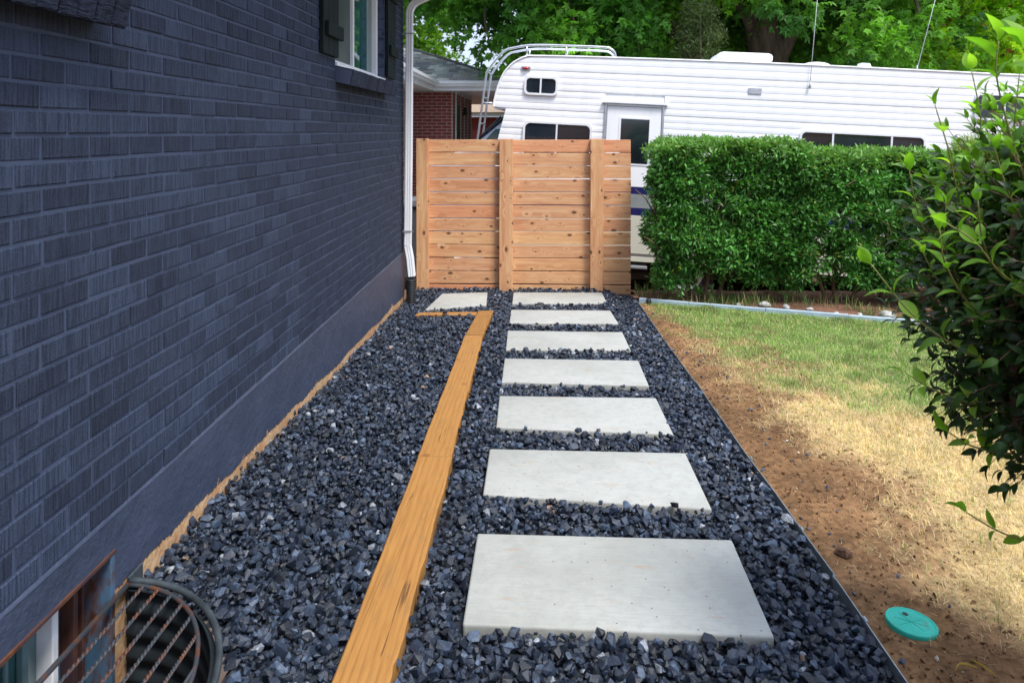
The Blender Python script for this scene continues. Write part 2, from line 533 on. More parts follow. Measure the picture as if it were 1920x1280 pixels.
M['rv_cream'] = simple('cream_siding', (0.60, 0.60, 0.50), (0.54, 0.54, 0.45), 2, 0.4)
M['navy'] = simple('navy_stripe', (0.012, 0.014, 0.10), (0.01, 0.012, 0.085), 3, 0.35)
M['grey_stripe'] = simple('grey_stripe', (0.25, 0.27, 0.27), (0.21, 0.23, 0.23), 9, 0.5)
M['aluminium'] = simple('aluminium', (0.62, 0.64, 0.66), (0.5, 0.52, 0.54), 12, 0.3, 0.85, rvar=0.15)
M['grey_metal'] = simple('grey_metal', (0.35, 0.37, 0.39), (0.28, 0.3, 0.32), 10, 0.45, 0.4)
M['black'] = simple('black_plastic', (0.018, 0.019, 0.022), (0.012, 0.013, 0.015), 10, 0.5, bump=0.15)
M['dark_under'] = simple('dark_chassis', (0.02, 0.02, 0.02), (0.012, 0.012, 0.012), 5, 0.9)
M['tyre'] = simple('tyre_rubber', (0.025, 0.025, 0.026), (0.018, 0.018, 0.019), 10, 0.85, bump=0.4)
M['red_lens'] = simple('red_lens', (0.45, 0.02, 0.03), (0.35, 0.015, 0.02), 8, 0.2)
M['shutter'] = simple('dark_green_stained_board', (0.012, 0.021, 0.022), (0.006, 0.011, 0.012), 4, 0.85, spec=0.2, bump=0.6, bscale=18, stretch=(6, 20, 0.8))
M['red_brick'] = simple('red_brick', (0.30, 0.065, 0.055), (0.18, 0.042, 0.042), 9, 0.85, bump=0.4)
M['grey_mortar'] = simple('grey_mortar', (0.55, 0.48, 0.44), (0.42, 0.37, 0.34), 20, 0.9, bump=0.3)
M['steel'] = simple('galvanised_steel', (0.11, 0.135, 0.15), (0.05, 0.062, 0.072), 14, 0.55, 0.6, rvar=0.2)
M['edge_steel'] = simple('edging_steel', (0.42, 0.47, 0.50), (0.28, 0.32, 0.35), 25, 0.35, 0.6, rvar=0.2)
M['well_steel'] = simple('well_liner_steel', (0.022, 0.03, 0.036), (0.010, 0.014, 0.018), 6, 0.8, 0.2, spec=0.2)
M['blue_edge'] = simple('weathered_blue_grey_edging', (0.42, 0.53, 0.60), (0.34, 0.44, 0.52), 12, 0.6, bump=0.2)
M['concrete_far'] = simple('driveway_concrete', (0.42, 0.40, 0.37), (0.33, 0.31, 0.29), 2, 0.9, bump=0.3)
def lid_mat():
    b = NB('green_plastic')
    v = b.coords((1, 1, 1), False)
    base = b.ramp(b.noise(v, 14, 5), [(0.3, (0.014, 0.36, 0.26)), (0.7, (0.02, 0.46, 0.34))])
    base = b.mix(b.ramp(b.noise(b.coords((1, 6, 1), False), 30, 5, 0.7), [(0.56, 0.0), (0.72, 0.5)]), base, (0.16, 0.52, 0.43))
    base = b.mix(b.ramp(b.noise(v, 38, 6, 0.75), [(0.58, 0.0), (0.70, 0.75)]), base, (0.16, 0.11, 0.07))
    b.color(base); b.b.inputs['Roughness'].default_value = 0.65
    b.bump(b.noise(v, 180, 3), 0.3, 0.002)
    return b.m
M['pvc_green'] = lid_mat()
M['river'] = simple('river_stone', (0.48, 0.46, 0.42), (0.27, 0.27, 0.26), 12, 0.75, bump=0.3)
M['orange'] = simple('orange_cord', (0.75, 0.14, 0.03), None, 5, 0.5)
M['bin'] = simple('bin_plastic', (0.06, 0.065, 0.075), (0.045, 0.05, 0.058), 6, 0.6)
M['pink_pipe'] = simple('primered_pipe', (0.38, 0.2, 0.17), (0.28, 0.15, 0.13), 8, 0.7)

def rust_mat(name, c_paint, amount=0.5, scale=14):
    b = NB(name)
    v = b.coords((1, 1, 0.45), False)
    f = b.noise(v, scale, 6, 0.7)
    r = b.ramp(f, [(amount - 0.06, 1.0), (amount + 0.06, 0.0)])
    rc = b.ramp(b.noise(v, scale * 4, 4), [(0.3, (0.05, 0.018, 0.008)), (0.7, (0.16, 0.055, 0.02))])
    b.color(b.mix(r, c_paint, rc))
    b.b.inputs['Roughness'].default_value = 0.65
    b.bump(f, 0.5, 0.002)
    return b.m
M['rust_bar'] = rust_mat('rusty_steel_bar', (0.030, 0.036, 0.045), 0.46, 16)
M['rust_buck'] = rust_mat('rusty_window_buck', (0.05, 0.12, 0.20), 0.50, 9)
M['rust_full'] = rust_mat('rusted_steel', (0.05, 0.025, 0.03), 0.5, 9)

def glass_mat(name, c, rough=0.03, ior=1.7):
    b = NB(name)
    v = b.coords((1, 1, 1))
    b.color(b.ramp(b.noise(v, 1.5, 2), [(0.3, tuple(x * 0.45 for x in c)), (0.7, tuple(x * 1.5 for x in c))]))
    b.b.inputs['Roughness'].default_value = rough
    b.b.inputs['IOR'].default_value = ior
    b.b.inputs['Specular IOR Level'].default_value = 0.8
    return b.m
M['glass'] = glass_mat('window_glass', (0.03, 0.10, 0.10), 0.02, 2.3)
M['dark_glass'] = glass_mat('tinted_glass', (0.014, 0.019, 0.026), 0.05, 1.5)
M['screen'] = glass_mat('insect_screen', (0.03, 0.045, 0.047), 0.45, 1.4)
M['windshield'] = glass_mat('windscreen_glass', (0.16, 0.30, 0.27), 0.08, 2.0)

# ------------------------------------------------------------------ ground
def gz(x, y):
    """height of the ground"""
    y = np.asarray(y, dtype=float); x = np.asarray(x, dtype=float)
    z = -0.04 * np.minimum(y, 7.45)
    z = z - np.clip(y - 7.45, 0, 1.25) * 0.272
    return z
WELL = (-1.29, 1.66, 0.50, 0.55)      # centre x,y and half axes of the window well
def in_well(x, y, k=1.0):
    return ((x - WELL[0]) / WELL[2]) ** 2 + ((y - WELL[1]) / WELL[3]) ** 2 < k * k

def grid_mesh(name, xs, ys, zf, m, skip=None, colf=None, smooth=True):
    Xg, Yg = np.meshgrid(xs, ys)
    Z = zf(Xg, Yg)
    V = np.stack([Xg, Yg, Z], -1).reshape(-1, 3)
    nx, ny = len(xs), len(ys)
    i = np.arange(nx - 1)[None, :] + np.arange(ny - 1)[:, None] * nx
    F = np.stack([i, i + 1, i + 1 + nx, i + nx], -1).reshape(-1, 4)
    if skip is not None:
        c = V[F].mean(1)
        F = F[~skip(c[:, 0], c[:, 1])]
    col = colf(V[:, 0], V[:, 1]) if colf else None
    return np_mesh(name, V, F, m, col, smooth)

def soilcol(x, y):
    n = vnoise(x, y, 3.1, 3)[..., None]
    return np.array([0.17, 0.098, 0.058]) * (0.75 + 0.5 * n)

xs = np.concatenate([np.linspace(-80, -10, 8), np.linspace(-9, -2, 8), np.linspace(-1.75, 0, 15), np.linspace(0.3, 10, 34), np.linspace(12, 80, 10)])
ys = np.concatenate([np.linspace(-60, -2, 8), np.linspace(-1, 0.9, 6), np.linspace(1.0, 2.4, 15), np.linspace(2.6, 12, 50), np.linspace(14, 140, 14)])
me = grid_mesh('ground', xs, ys, lambda x, y: gz(x, y) - 0.05 - 0.03 * ((x > -1.5) & (x < 5) & (y < 7)),
               M['soil'], lambda x, y: ((x < -0.72) & (x > -1.9) & (y > 1.0) & (y < 2.35)), soilcol)
tag(link('ground', me), kind='structure')

# boundary of the bare soil strip beside the path (x as a function of y)
BY = np.array([1.0, 1.8, 2.05, 2.25, 2.46, 2.67, 3.11, 3.33, 3.79, 4.64, 5.45, 6.38, 6.9])
BX = np.array([1.9, 1.75, 1.36, 1.16, 1.18, 1.34, 1.45, 1.30, 1.24, 1.18, 1.18, 1.08, 1.0])
def lawn_cover(x, y):
    b = np.interp(y, BY, BX)
    n = (vnoise(x, y, 7, 5) - 0.5) * 0.22 + (vnoise(x, y, 19, 6) - 0.5) * 0.16
    c = np.clip((x - b + n + 0.10) / 0.42, 0, 1) ** 1.4
    patch = np.clip((vnoise(x, y, 1.9, 8) + (vnoise(x, y, 9, 9) - .5) * .4 - 0.18) / 0.16, 0, 1)
    lid = np.clip((np.hypot(x - 1.11, y - 2.16) - 0.11) / 0.05, 0, 1)
    return c * np.where(x < b + 0.75, 0.35 + 0.65 * patch, 1) * lid
def lawn_green(x, y):
    g = (y - 4.0) / 1.5 + (x - 1.5) * 0.42 + (vnoise(x, y, 1.6, 12) - 0.5) * 1.3 + (vnoise(x, y, 5, 13) - .5) * 1.1
    g = g - np.clip(1 - (x - np.interp(y, BY, BX)) / 0.35, 0, 1) * 0.6
    return np.clip(g, 0, 1)
curbY = lambda x: 6.93 - 0.42 * (x - 0.96) + 0.012 * (x - 0.96) ** 2
def soil_z(x, y):
    z = gz(x, y) - 0.012
    n = vnoise(x, y, 6, 21) * 0.018 + vnoise(x, y, 20, 22) * 0.013 + vnoise(x, y, 48, 23) * 0.010
    n = n * np.clip((np.hypot(x - 1.11, y - 2.16) - 0.075) / 0.06, 0.15, 1)
    return z + n * (1 - 0.4 * lawn_cover(x, y)) - np.clip((1.03 - x) / 0.06, 0, 1) * 0.012
def soil_c(x, y):
    c = lawn_cover(x, y)[..., None]
    g = lawn_green(x, y)[..., None]
    n = vnoise(x, y, 40, 30)[..., None] * 0.5 + vnoise(x, y, 8, 31)[..., None] * 0.5
    s = np.array([0.215, 0.118, 0.056]) * (0.42 + 0.95 * n) * (0.75 + 0.5 * vnoise(x, y, 2.6, 33)[..., None])
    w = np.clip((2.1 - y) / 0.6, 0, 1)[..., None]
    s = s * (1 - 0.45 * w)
    t = np.array([0.47, 0.35, 0.17]) * (0.7 + 0.5 * n) * (1 - g) + np.array([0.17, 0.20, 0.075]) * (0.7 + 0.6 * n) * g
    return s * (1 - c) + t * c
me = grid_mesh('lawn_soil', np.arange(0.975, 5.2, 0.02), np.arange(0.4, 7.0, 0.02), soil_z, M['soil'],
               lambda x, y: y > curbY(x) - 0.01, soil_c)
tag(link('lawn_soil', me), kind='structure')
# bed behind the blue edging where the shrubs stand
def bed_z(x, y):
    return gz(x, y) + 0.005 + vnoise(x, y, 5, 41) * 0.03 + vnoise(x, y, 25, 42) * 0.012
me = grid_mesh('shrub_bed', np.arange(0.99, 6.4, 0.04), np.arange(4.6, 8.3, 0.04), bed_z, M['soil'],
               lambda x, y: y < curbY(x) + 0.02, lambda x, y: np.array([0.16, 0.085, 0.055]) * (0.6 + 0.7 * vnoise(x, y, 9, 43)[..., None]))
tag(link('shrub_bed', me), kind='structure')
# gravel bed under the stones
me = grid_mesh('gravel_bed', np.arange(-1.29, 0.961, 0.03), np.arange(0.5, 7.52, 0.03), lambda x, y: gz(x, y) - 0.022,
               simple('dark_gravel_base', (0.02, 0.024, 0.032), (0.012, 0.015, 0.02), 30, 0.9, bump=0.8, bscale=60),
               lambda x, y: in_well(x, y, 1.0))
tag(link('gravel_bed', me), kind='structure')
# concrete driveway beyond the fence
bm = bmesh.new()
for (a, b_) in ((10.0, 12.4), (12.42, 14.8), (14.82, 17.2)):
    for (c, d) in ((-6.0, -3.0), (-2.98, 0.0), (0.02, 3.0), (3.02, 6.0), (6.02, 9.0), (9.02, 12.0)):
        add_box(bm, c, d, a, b_, -0.70, -0.60)
tag(link('driveway', bm_mesh('driveway', bm, M['concrete_far'])), kind='structure')

# ------------------------------------------------------------------ paving slabs
SLABS = [
 ([(-0.217, 2.074), (0.673, 2.051), (0.694, 2.572), (-0.216, 2.582)], 'pale concrete paving slab nearest the camera, with rusty brown smudges'),
 ([(-0.219, 2.884), (0.678, 2.794), (0.685, 3.326), (-0.222, 3.340)], 'pale concrete slab beside the joint in the long timber, second from the front'),
 ([(-0.207, 3.609), (0.674, 3.551), (0.677, 4.091), (-0.216, 4.093)], 'pale concrete paving slab third from the front of the path'),
 ([(-0.217, 4.350), (0.672, 4.313), (0.684, 4.852), (-0.221, 4.868)], 'middle slab of the seven slabs in the row, fourth from the front'),
 ([(-0.223, 5.088), (0.668, 5.109), (0.672, 5.647), (-0.232, 5.663)], 'pale concrete paving slab third from the fence in the main row'),
 ([(-0.229, 5.924), (0.676, 5.942), (0.660, 6.455), (-0.235, 6.455)], 'thin looking pale slab second from the fence in the main row'),
 ([(-0.234, 6.730), (0.664, 6.770), (0.665, 7.330), (-0.240, 7.300)], 'pale slab at the head of the row, right before the cedar fence'),
 ([(-1.010, 6.423), (-0.472, 6.660), (-0.505, 7.300), (-0.960, 7.200)], 'smaller skewed slab on its own between downspout and short cross timber'),
]
FOOT = []
for corners, lab in SLABS:
    cx = sum(p[0] for p in corners) / 4; cy = sum(p[1] for p in corners) / 4
    bm = bmesh.new()
    top = [bm.verts.new((x - cx, y - cy, -0.04 * (y - cy) + 0.0)) for x, y in corners]
    bot = [bm.verts.new((x - cx, y - cy, -0.04 * (y - cy) - 0.05)) for x, y in corners]
    bm.faces.new(top); bm.faces.new(bot[::-1])
    for i in range(4): bm.faces.new((top[i], bot[i], bot[(i + 1) % 4], top[(i + 1) % 4]))
    bevel(bm, 0.009, 3)
    o = link('paving_slab', bm_mesh('paving_slab', bm, M['slab'], True), None, (cx, cy, -0.04 * cy + 0.019))
    tag(o, lab, 'paving slab', 'concrete slabs laid as a path through the dark gravel')
    FOOT.append(corners)

# ------------------------------------------------------------------ landscape timbers
TIMB = [
 ([(-0.520, 1.0), (-0.373, 1.0), (-0.380, 3.206), (-0.535, 3.201)], 'long cracked orange timber at the front, running out of the bottom of the photo', 0.034),
 ([(-0.540, 3.212), (-0.388, 3.217), (-0.412, 5.455), (-0.552, 5.450)], 'middle timber of the long line, with a joint at each end', 0.030),
 ([(-0.549, 5.458), (-0.410, 5.463), (-0.388, 6.350), (-0.519, 6.330)], 'short orange timber at the far end of the long line', 0.032),
 ([(-1.060, 6.190), (-0.530, 6.222), (-0.530, 6.335), (-1.030, 6.290)], 'short cross timber half sunk in gravel in front of the skewed slab', 0.022),
]
for corners, lab, hh in TIMB:
    cx = sum(p[0] for p in corners) / 4; cy = sum(p[1] for p in corners) / 4
    bm = bmesh.new()
    along = 0 if abs(corners[0][0] - corners[1][0]) > 0.3 else 1
    n = 60 if along else 14
    tops, bots = [], []
    rr = random.Random(len(lab))
    L, Rr = [], []
    for i in range(n + 1):
        t = i / n
        if along:
            a = Vector(corners[0]).lerp(Vector(corners[3]), t); b_ = Vector(corners[1]).lerp(Vector(corners[2]), t)
            wob = 0.0022 * math.sin(t * 31) + rr.uniform(-.0012, .0012)
            a.x += wob * .5; b_.x += wob + (0.004 if rr.random() < .06 else 0) * -1
        else:
            a = Vector(corners[0]).lerp(Vector(corners[1]), t); b_ = Vector(corners[3]).lerp(Vector(corners[2]), t)
        L.append(a); Rr.append(b_)
    prof = [(0, -0.06), (0, -0.004), (0.03, 0.0), (0.97, 0.0), (1, -0.004), (1, -0.06)]
    rings = []
    for a, b_ in zip(L, Rr):
        ring = []
        for f, dz in prof:
            q = a.lerp(b_, f)
            ring.append(bm.verts.new((q.x - cx, q.y - cy, -0.04 * (q.y - cy) + dz)))
        rings.append(ring)
    k = len(prof)
    for i in range(len(rings) - 1):
        for j in range(k):
            bm.faces.new((rings[i][j], rings[i][(j + 1) % k], rings[i + 1][(j + 1) % k], rings[i + 1][j]))
    bm.faces.new(rings[0]); bm.faces.new(rings[-1][::-1])
    me = bm_mesh('landscape_timber', bm, M['plank'])
    o = link('landscape_timber', me, None, (cx, cy, -0.04 * cy + hh))
    if not along:      # grain runs the other way: turn the mesh so its own Y is its length
        rot = Matrix.Rotation(R(90), 4, 'Z')
        me.transform(rot.inverted()); o.rotation_euler.z = R(90)
    tag(o, lab, 'timber', 'orange landscape timbers set in the gravel')
    FOOT.append(corners)

# ------------------------------------------------------------------ gravel stones
def hull_templates(n, k, seed, flat=0.68):
    out = []
    rr = random.Random(seed)
    for _ in range(n):
        bm = bmesh.new()
        sx, sy, sz = 1, rr.uniform(0.62, 0.98), rr.uniform(0.5, flat * 0.9)
        for i in range(k):
            v = Vector((rr.gauss(0, 1), rr.gauss(0, 1), rr.gauss(0, 1))).normalized() * rr.uniform(0.72, 1.12)
            bm.verts.new((v.x * sx, v.y * sy, v.z * sz))
        r = bmesh.ops.convex_hull(bm, input=bm.verts[:])
        for v in [v for v in bm.verts if not v.link_faces]: bm.verts.remove(v)
        bmesh.ops.triangulate(bm, faces=bm.faces[:])
        bm.verts.ensure_lookup_table()
        V = np.array([v.co[:] for v in bm.verts]); F = np.array([[v.index for v in f.verts] for f in bm.faces])
        bm.free()
        out.append((V, F))
    return out

def rot_mats(n, full=True, tilt=0.6):
    if full:
        q = rng.normal(size=(n, 4)); q /= np.linalg.norm(q, axis=1)[:, None]
    else:
        yaw = rng.uniform(0, 2 * np.pi, n); a = rng.normal(size=(n, 2)) * tilt * 0.5
        q = np.stack([np.cos(yaw / 2), a[:, 0] * .5, a[:, 1] * .5, np.sin(yaw / 2)], 1); q /= np.linalg.norm(q, axis=1)[:, None]
    w, x, y, z = q.T
    return np.stack([1 - 2 * (y * y + z * z), 2 * (x * y - z * w), 2 * (x * z + y * w),
                     2 * (x * y + z * w), 1 - 2 * (x * x + z * z), 2 * (y * z - x * w),
                     2 * (x * z - y * w), 2 * (y * z + x * w), 1 - 2 * (x * x + y * y)], 1).reshape(-1, 3, 3)

def scatter(templates, P, S, Rm, C):
    """copies of the templates at P with size S, rotation Rm and colour C -> V, F, col"""
    which = rng.integers(0, len(templates), len(P))
    Vs, Fs, Cs = [], [], []
    off = 0
    for t, (V, F) in enumerate(templates):
        k = np.where(which == t)[0]
        if len(k) == 0: continue
        W = np.einsum('nij,vj->nvi', Rm[k], V) * S[k][:, None, None] + P[k][:, None, :]
        Vs.append(W.reshape(-1, 3))
        Fs.append((F[None] + (np.arange(len(k)) * len(V))[:, None, None] + off).reshape(-1, F.shape[1]))
        Cs.append(np.repeat(C[k], len(V), axis=0))
        off += len(k) * len(V)
    return np.concatenate(Vs), np.concatenate(Fs), np.concatenate(Cs)

def inside_poly(x, y, poly, grow=0.0):
    """signed: inside a convex CCW quad grown by grow"""
    ins = np.ones_like(x, dtype=bool)
    n = len(poly)
    for i in range(n):
        (ax, ay), (bx, by) = poly[i], poly[(i + 1) % n]
        L = math.hypot(bx - ax, by - ay)
        d = ((bx - ax) * (y - ay) - (by - ay) * (x - ax)) / L      # >0 inside
        ins &= d > -grow
    return ins

def gravel_points(sp, x0, x1, y0, y1):
    gx, gy = np.meshgrid(np.arange(x0, x1, sp), np.arange(y0, y1, sp))
    gx = gx.ravel() + rng.uniform(-.5, .5, gx.size) * sp * 0.95; gy = gy.ravel() + rng.uniform(-.5, .5, gy.size) * sp * 0.95
    return gx, gy
TS = hull_templates(30, 15, 3, 0.95)
Vv, Ff, Cc = [], [], []
off = 0
for layer, (sp, zoff, zj, rmin, rmax, grow) in enumerate(((0.022, -0.012, 0.005, 0.0125, 0.021, 0.004), (0.0265, 0.003, 0.007, 0.0125, 0.026, 0.006), (0.085, 0.018, 0.006, 0.013, 0.024, -0.004))):
    gx, gy = gravel_points(sp, -1.275, 0.965, 0.9, 7.56)
    keep = (gx < 0.948) & ~in_well(gx, gy, 1.02)
    # the bed narrows to a rounded end before the fence
    keep &= ~((gy > 7.1) & (gx > 0.95 - (gy - 7.1) * 0.62))
    r = rmin * 0.8 + (rmax * 1.12 - rmin * 0.8) * rng.random(len(gx)) ** 1.9
    for poly in FOOT:
        keep &= ~inside_poly(gx, gy, poly, grow + 0.2 * 0.015)
    gx, gy, r = gx[keep], gy[keep], r[keep]
    z = gz(gx, gy) + zoff + rng.normal(size=len(gx)) * zj + (vnoise(gx, gy, 3.5, 50 + 0) - 0.5) * 0.018
    # a little mound against the fence and the wall
    z += np.clip((gy - 7.28) / 0.2, 0, 1) * 0.02
    P = np.stack([gx, gy, z], 1)
    br = rng.random(len(gx))
    base = np.array([0.012, 0.020, 0.037]) * (0.35 + 1.2 * rng.random(len(gx)))[:, None]
    mid = (br > 0.82)[:, None]; lite = (br > 0.98)[:, None]
    base = np.where(mid, np.array([0.046, 0.068, 0.108]) * (0.7 + .6 * rng.random(len(gx)))[:, None], base)
    base = np.where(lite, np.array([0.22, 0.24, 0.27]) * (0.6 + .7 * rng.random(len(gx)))[:, None], base)
    warm = (rng.random(len(gx)) > 0.9975)[:, None]
    base = np.where(warm, np.array([0.25, 0.17, 0.12]), base)
    V, F, C = scatter(TS, P, r, rot_mats(len(gx), False, 0.9 if layer else 0.5), base)
    Vv.append(V); Ff.append(F + off); Cc.append(C); off += len(V)
# strays kicked on to the soil
n = 90
gy = rng.uniform(1.5, 6.4, n); gx = 0.98 + np.abs(rng.normal(size=n)) * 0.17
far_ = np.hypot(gx - 1.11, gy - 2.16) > 0.085; gx, gy = gx[far_], gy[far_]; n = len(gx)
P = np.stack([gx, gy, soil_z(gx, gy) + 0.004], 1)
V, F, C = scatter(TS, P, rng.uniform(0.005, 0.013, n), rot_mats(n, True), np.tile(np.array([0.045, 0.055, 0.085]), (n, 1)) * rng.uniform(.5, 1.6, (n, 1)))
Vv.append(V); Ff.append(F + off); Cc.append(C)
o = link('gravel', np_mesh('gravel', np.concatenate(Vv), np.concatenate(Ff), M['stone'], np.concatenate(Cc)))
tag(o, 'blue-black crushed stone gravel filling the path between house wall and steel edging', 'gravel', kind='stuff')

# crumbs and clods of soil
n = 11000
gy = 1.2 + rng.random(n) * 5.5; gx = 0.985 + rng.random(n) * 0.75
kp = (rng.random(n) > lawn_cover(gx, gy) * 0.9) & (np.hypot(gx - 1.11, gy - 2.16) > 0.074)
gx, gy = gx[kp], gy[kp]; n = len(gx)
P = np.stack([gx, gy, soil_z(gx, gy) + 0.002], 1)
cl = np.tile(np.array([0.18, 0.10, 0.05]), (n, 1)) * rng.uniform(0.5, 1.3, (n, 1))
pale = rng.random(n) > 0.975
cl[pale] = np.array([0.45, 0.38, 0.3])
sz = 0.0022 + 0.010 * rng.random(n) ** 5
V, F, C = scatter(hull_templates(6, 9, 9), P, sz, rot_mats(n), cl)
tag(link('soil_crumbs', np_mesh('soil_crumbs', V, F, M['soil'], C)), 'loose brown soil crumbs and tiny pebbles along the bare strip beside the lawn', 'soil crumbs', kind='stuff')
for (x, y, s, lab) in ((1.055, 2.50, 0.030, 'large brown dirt clod beside the steel edging, above the green lid'),):
    V, F = hull_templates(1, 26, 77, 0.8)[0]
    me = np_mesh('dirt_clod', V * s, F, M['soil'], np.tile(np.array([0.12, 0.07, 0.045]), (len(V), 1)))
    tag(link('dirt_clod', me, None, (x, y, float(soil_z(x, y)) + s * 0.4)), lab, 'dirt clod')

# ------------------------------------------------------------------ grass
def blades(gx, gy, gz_, h, w, lean, col, segs=2):
    n = len(gx)
    yaw = rng.uniform(0, 2 * np.pi, n)
    d = np.stack([np.cos(yaw), np.sin(yaw), np.zeros(n)], 1)
    s = np.stack([-np.sin(yaw), np.cos(yaw), np.zeros(n)], 1)
    base = np.stack([gx, gy, gz_ - 0.004], 1)
    hs = np.sin(lean) * h; vz = np.cos(lean) * h
    m = base + d * (hs * 0.4)[:, None]; m[:, 2] += vz * 0.62
    t = base + d * hs[:, None]; t[:, 2] += vz
    V = np.stack([base - s * w[:, None], base + s * w[:, None], m - s * (w * .75)[:, None], m + s * (w * .75)[:, None], t], 1)
    i = (np.arange(n) * 5)[:, None]
    F = np.concatenate([i + np.array([[0, 1, 3]]), i + np.array([[0, 3, 2]]), i + np.array([[2, 3, 4]])])
    return V.reshape(-1, 3), F, np.repeat(col, 5, axis=0)
n = 420000
gy = 1.1 + 5.75 * rng.random(n) ** 0.9; gx = 1.0 + rng.random(n) * 3.7
vis = (gx < 0.73 * gy + 0.45)
cov = lawn_cover(gx, gy)
kp = vis & (gy < curbY(gx) - 0.015) & (rng.random(n) < cov)
gx, gy = gx[kp], gy[kp]; n = len(gx)
g = lawn_green(gx, gy)
isg = rng.random(n) < 0.07 + 0.76 * g
straw = np.array([0.72, 0.55, 0.26]) * (0.6 + 0.6 * rng.random((n, 1))); straw[:, 2] *= rng.uniform(.8, 1.4, n)
green = np.array([0.18, 0.34, 0.06]) * (0.55 + 0.95 * rng.random((n, 1)))
pale = np.array([0.44, 0.45, 0.22])
green = np.where(rng.random((n, 1)) < 0.3, pale * (0.7 + .5 * rng.random((n, 1))), green)
col = np.where(isg[:, None], green, straw)
tuft = np.clip((vnoise(gx, gy, 7, 71) - .5) * 2.4, 0, 1) * np.clip((vnoise(gx, gy, 2.1, 72) - .35) * 3, 0, 1)
h = np.where(isg, rng.uniform(0.018, 0.042, n), rng.uniform(0.015, 0.045, n)) * (1 + 0.8 * tuft)
col = col * (1 - 0.25 * tuft[:, None]) * (0.8 + 0.4 * vnoise(gx, gy, 11, 73))[:, None]
lean = np.where(isg, rng.uniform(0.1, 1.0, n), rng.uniform(0.5, 1.45, n))
V, F, C = blades(gx, gy, soil_z(gx, gy), h, rng.uniform(0.0006, 0.0014, n) * (0.7 + gy * 0.13), lean, col)
tag(link('grass', np_mesh('grass', V, F, M['grass'], C)), 'patchy lawn, straw dry near the bare soil and green towards the hedge', 'grass', kind='stuff')
# loose dry straw lying flat on the bare strip
n = 3600
gy = 1.3 + 5.2 * rng.random(n); gx = np.interp(gy, BY, BX) + rng.normal(size=n) * 0.17
kp = gx > 1.0
gx, gy = gx[kp], gy[kp]; n = len(gx)
V, F, C = blades(gx, gy, soil_z(gx, gy) + 0.004, rng.uniform(0.012, 0.055, n), rng.uniform(0.0004, 0.0009, n), rng.uniform(1.3, 1.53, n), np.array([[0.62, 0.46, 0.24]]) * rng.uniform(.5, 1.2, (n, 1)))
tag(link('loose_straw', np_mesh('loose_straw', V, F, M['grass'], C)), 'loose dead grass straws strewn over the edge of the bare soil', 'straw', kind='stuff')
# weeds behind the edging
n = 2600
gx = rng.uniform(1.0, 4.6, n); gy = curbY(gx) + 0.04 + np.abs(rng.normal(size=n)) * 0.28
kp = vnoise(gx, gy, 4, 61) > 0.35
gx, gy = gx[kp], gy[kp]; n = len(gx)
h = rng.uniform(0.04, 0.16, n) * (0.5 + vnoise(gx, gy, 3, 62))
V, F, C = blades(gx, gy, bed_z(gx, gy), h, rng.uniform(0.0014, 0.003, n), rng.uniform(0.1, 0.9, n),
                 np.where(rng.random((n, 1)) < 0.25, np.array([[0.42, 0.33, 0.15]]), np.array([[0.11, 0.20, 0.05]])) * rng.uniform(.6, 1.3, (n, 1)))
tag(link('weeds', np_mesh('weeds', V, F, M['grass'], C)), 'thin weeds and grass blades sprouting behind the blue grey edging', 'weeds', kind='stuff')

# ------------------------------------------------------------------ steel edging
for (ya, yb, dx, lab) in ((0.6, 2.368, 0.0, 'nearest length of thin steel edging between gravel and bare soil'),
                          (2.36, 4.42, 0.006, 'middle length of thin steel edging along the gravel'),
                          (4.41, 7.02, 0.0, 'farthest length of thin steel edging, ending at the blue grey edging')):
    root = empty('steel_edging', (0.962 + dx, (ya + yb) / 2, 0))
    bm = bmesh.new()
    n = 24; cy = (ya + yb) / 2
    pr = []
    for i in range(n + 1):
        y = ya + (yb - ya) * i / n
        z = float(gz(0, y)); wx = 0.003 * math.sin(y * 3.1) + 0.0015 * math.sin(y * 9)
        ring = [bm.verts.new((wx + a, y - cy, z + b_)) for a, b_ in ((-.0016, -.07), (.0016, -.07), (.0016, .017), (-.0016, .017))]
        pr.append(ring)
    for i in range(n):
        for j in range(4):
            bm.faces.new((pr[i][j], pr[i][(j + 1) % 4], pr[i + 1][(j + 1) % 4], pr[i + 1][j]))
    bm.faces.new(pr[0][::-1]); bm.faces.new(pr[-1])
    link('strip', bm_mesh('strip', bm, M['edge_steel']), root)
    for ys_ in np.arange(ya + 0.30, yb, 0.62):
        z = float(gz(0, ys_))
        box('stake', 0.0022, 0.0085, ys_ - cy - 0.012, ys_ - cy + 0.012, z - 0.15, z + 0.020, M['edge_steel'], root)
    tag(root, lab, 'garden edging', 'steel edging strips along the path')

# blue grey edging across the far side of the lawn
root = empty('lawn_edging', (0.96, 6.93, -0.277))
xx = [0.985, 1.42, 2.05, 2.68, 3.28, 3.9, 4.6]
for i in range(len(xx) - 1):
    xa, xb = xx[i], xx[i + 1] - 0.003
    a = Vector((xa, curbY(xa), float(gz(xa, curbY(xa))))) - root.location; b_ = Vector((xb, curbY(xb), float(gz(xb, curbY(xb))))) - root.location
    d = (b_ - a); L = d.length; ang = math.atan2(d.y, d.x)
    bm = bmesh.new(); add_box(bm, -L / 2, L / 2, -0.016, 0.016, -0.06, 0.045)
    for v in bm.verts: v.co.z += d.z * (v.co.x / L)
    bevel(bm, 0.003)
    link('edging_board', bm_mesh('edging_board', bm, M['blue_edge']), root, (a + b_) / 2 + Vector((0, 0, rnd.uniform(-.002, .004))), (0, 0, ang))
tag(root, 'long blue grey edging between the lawn and the hedge bed', 'garden edging')
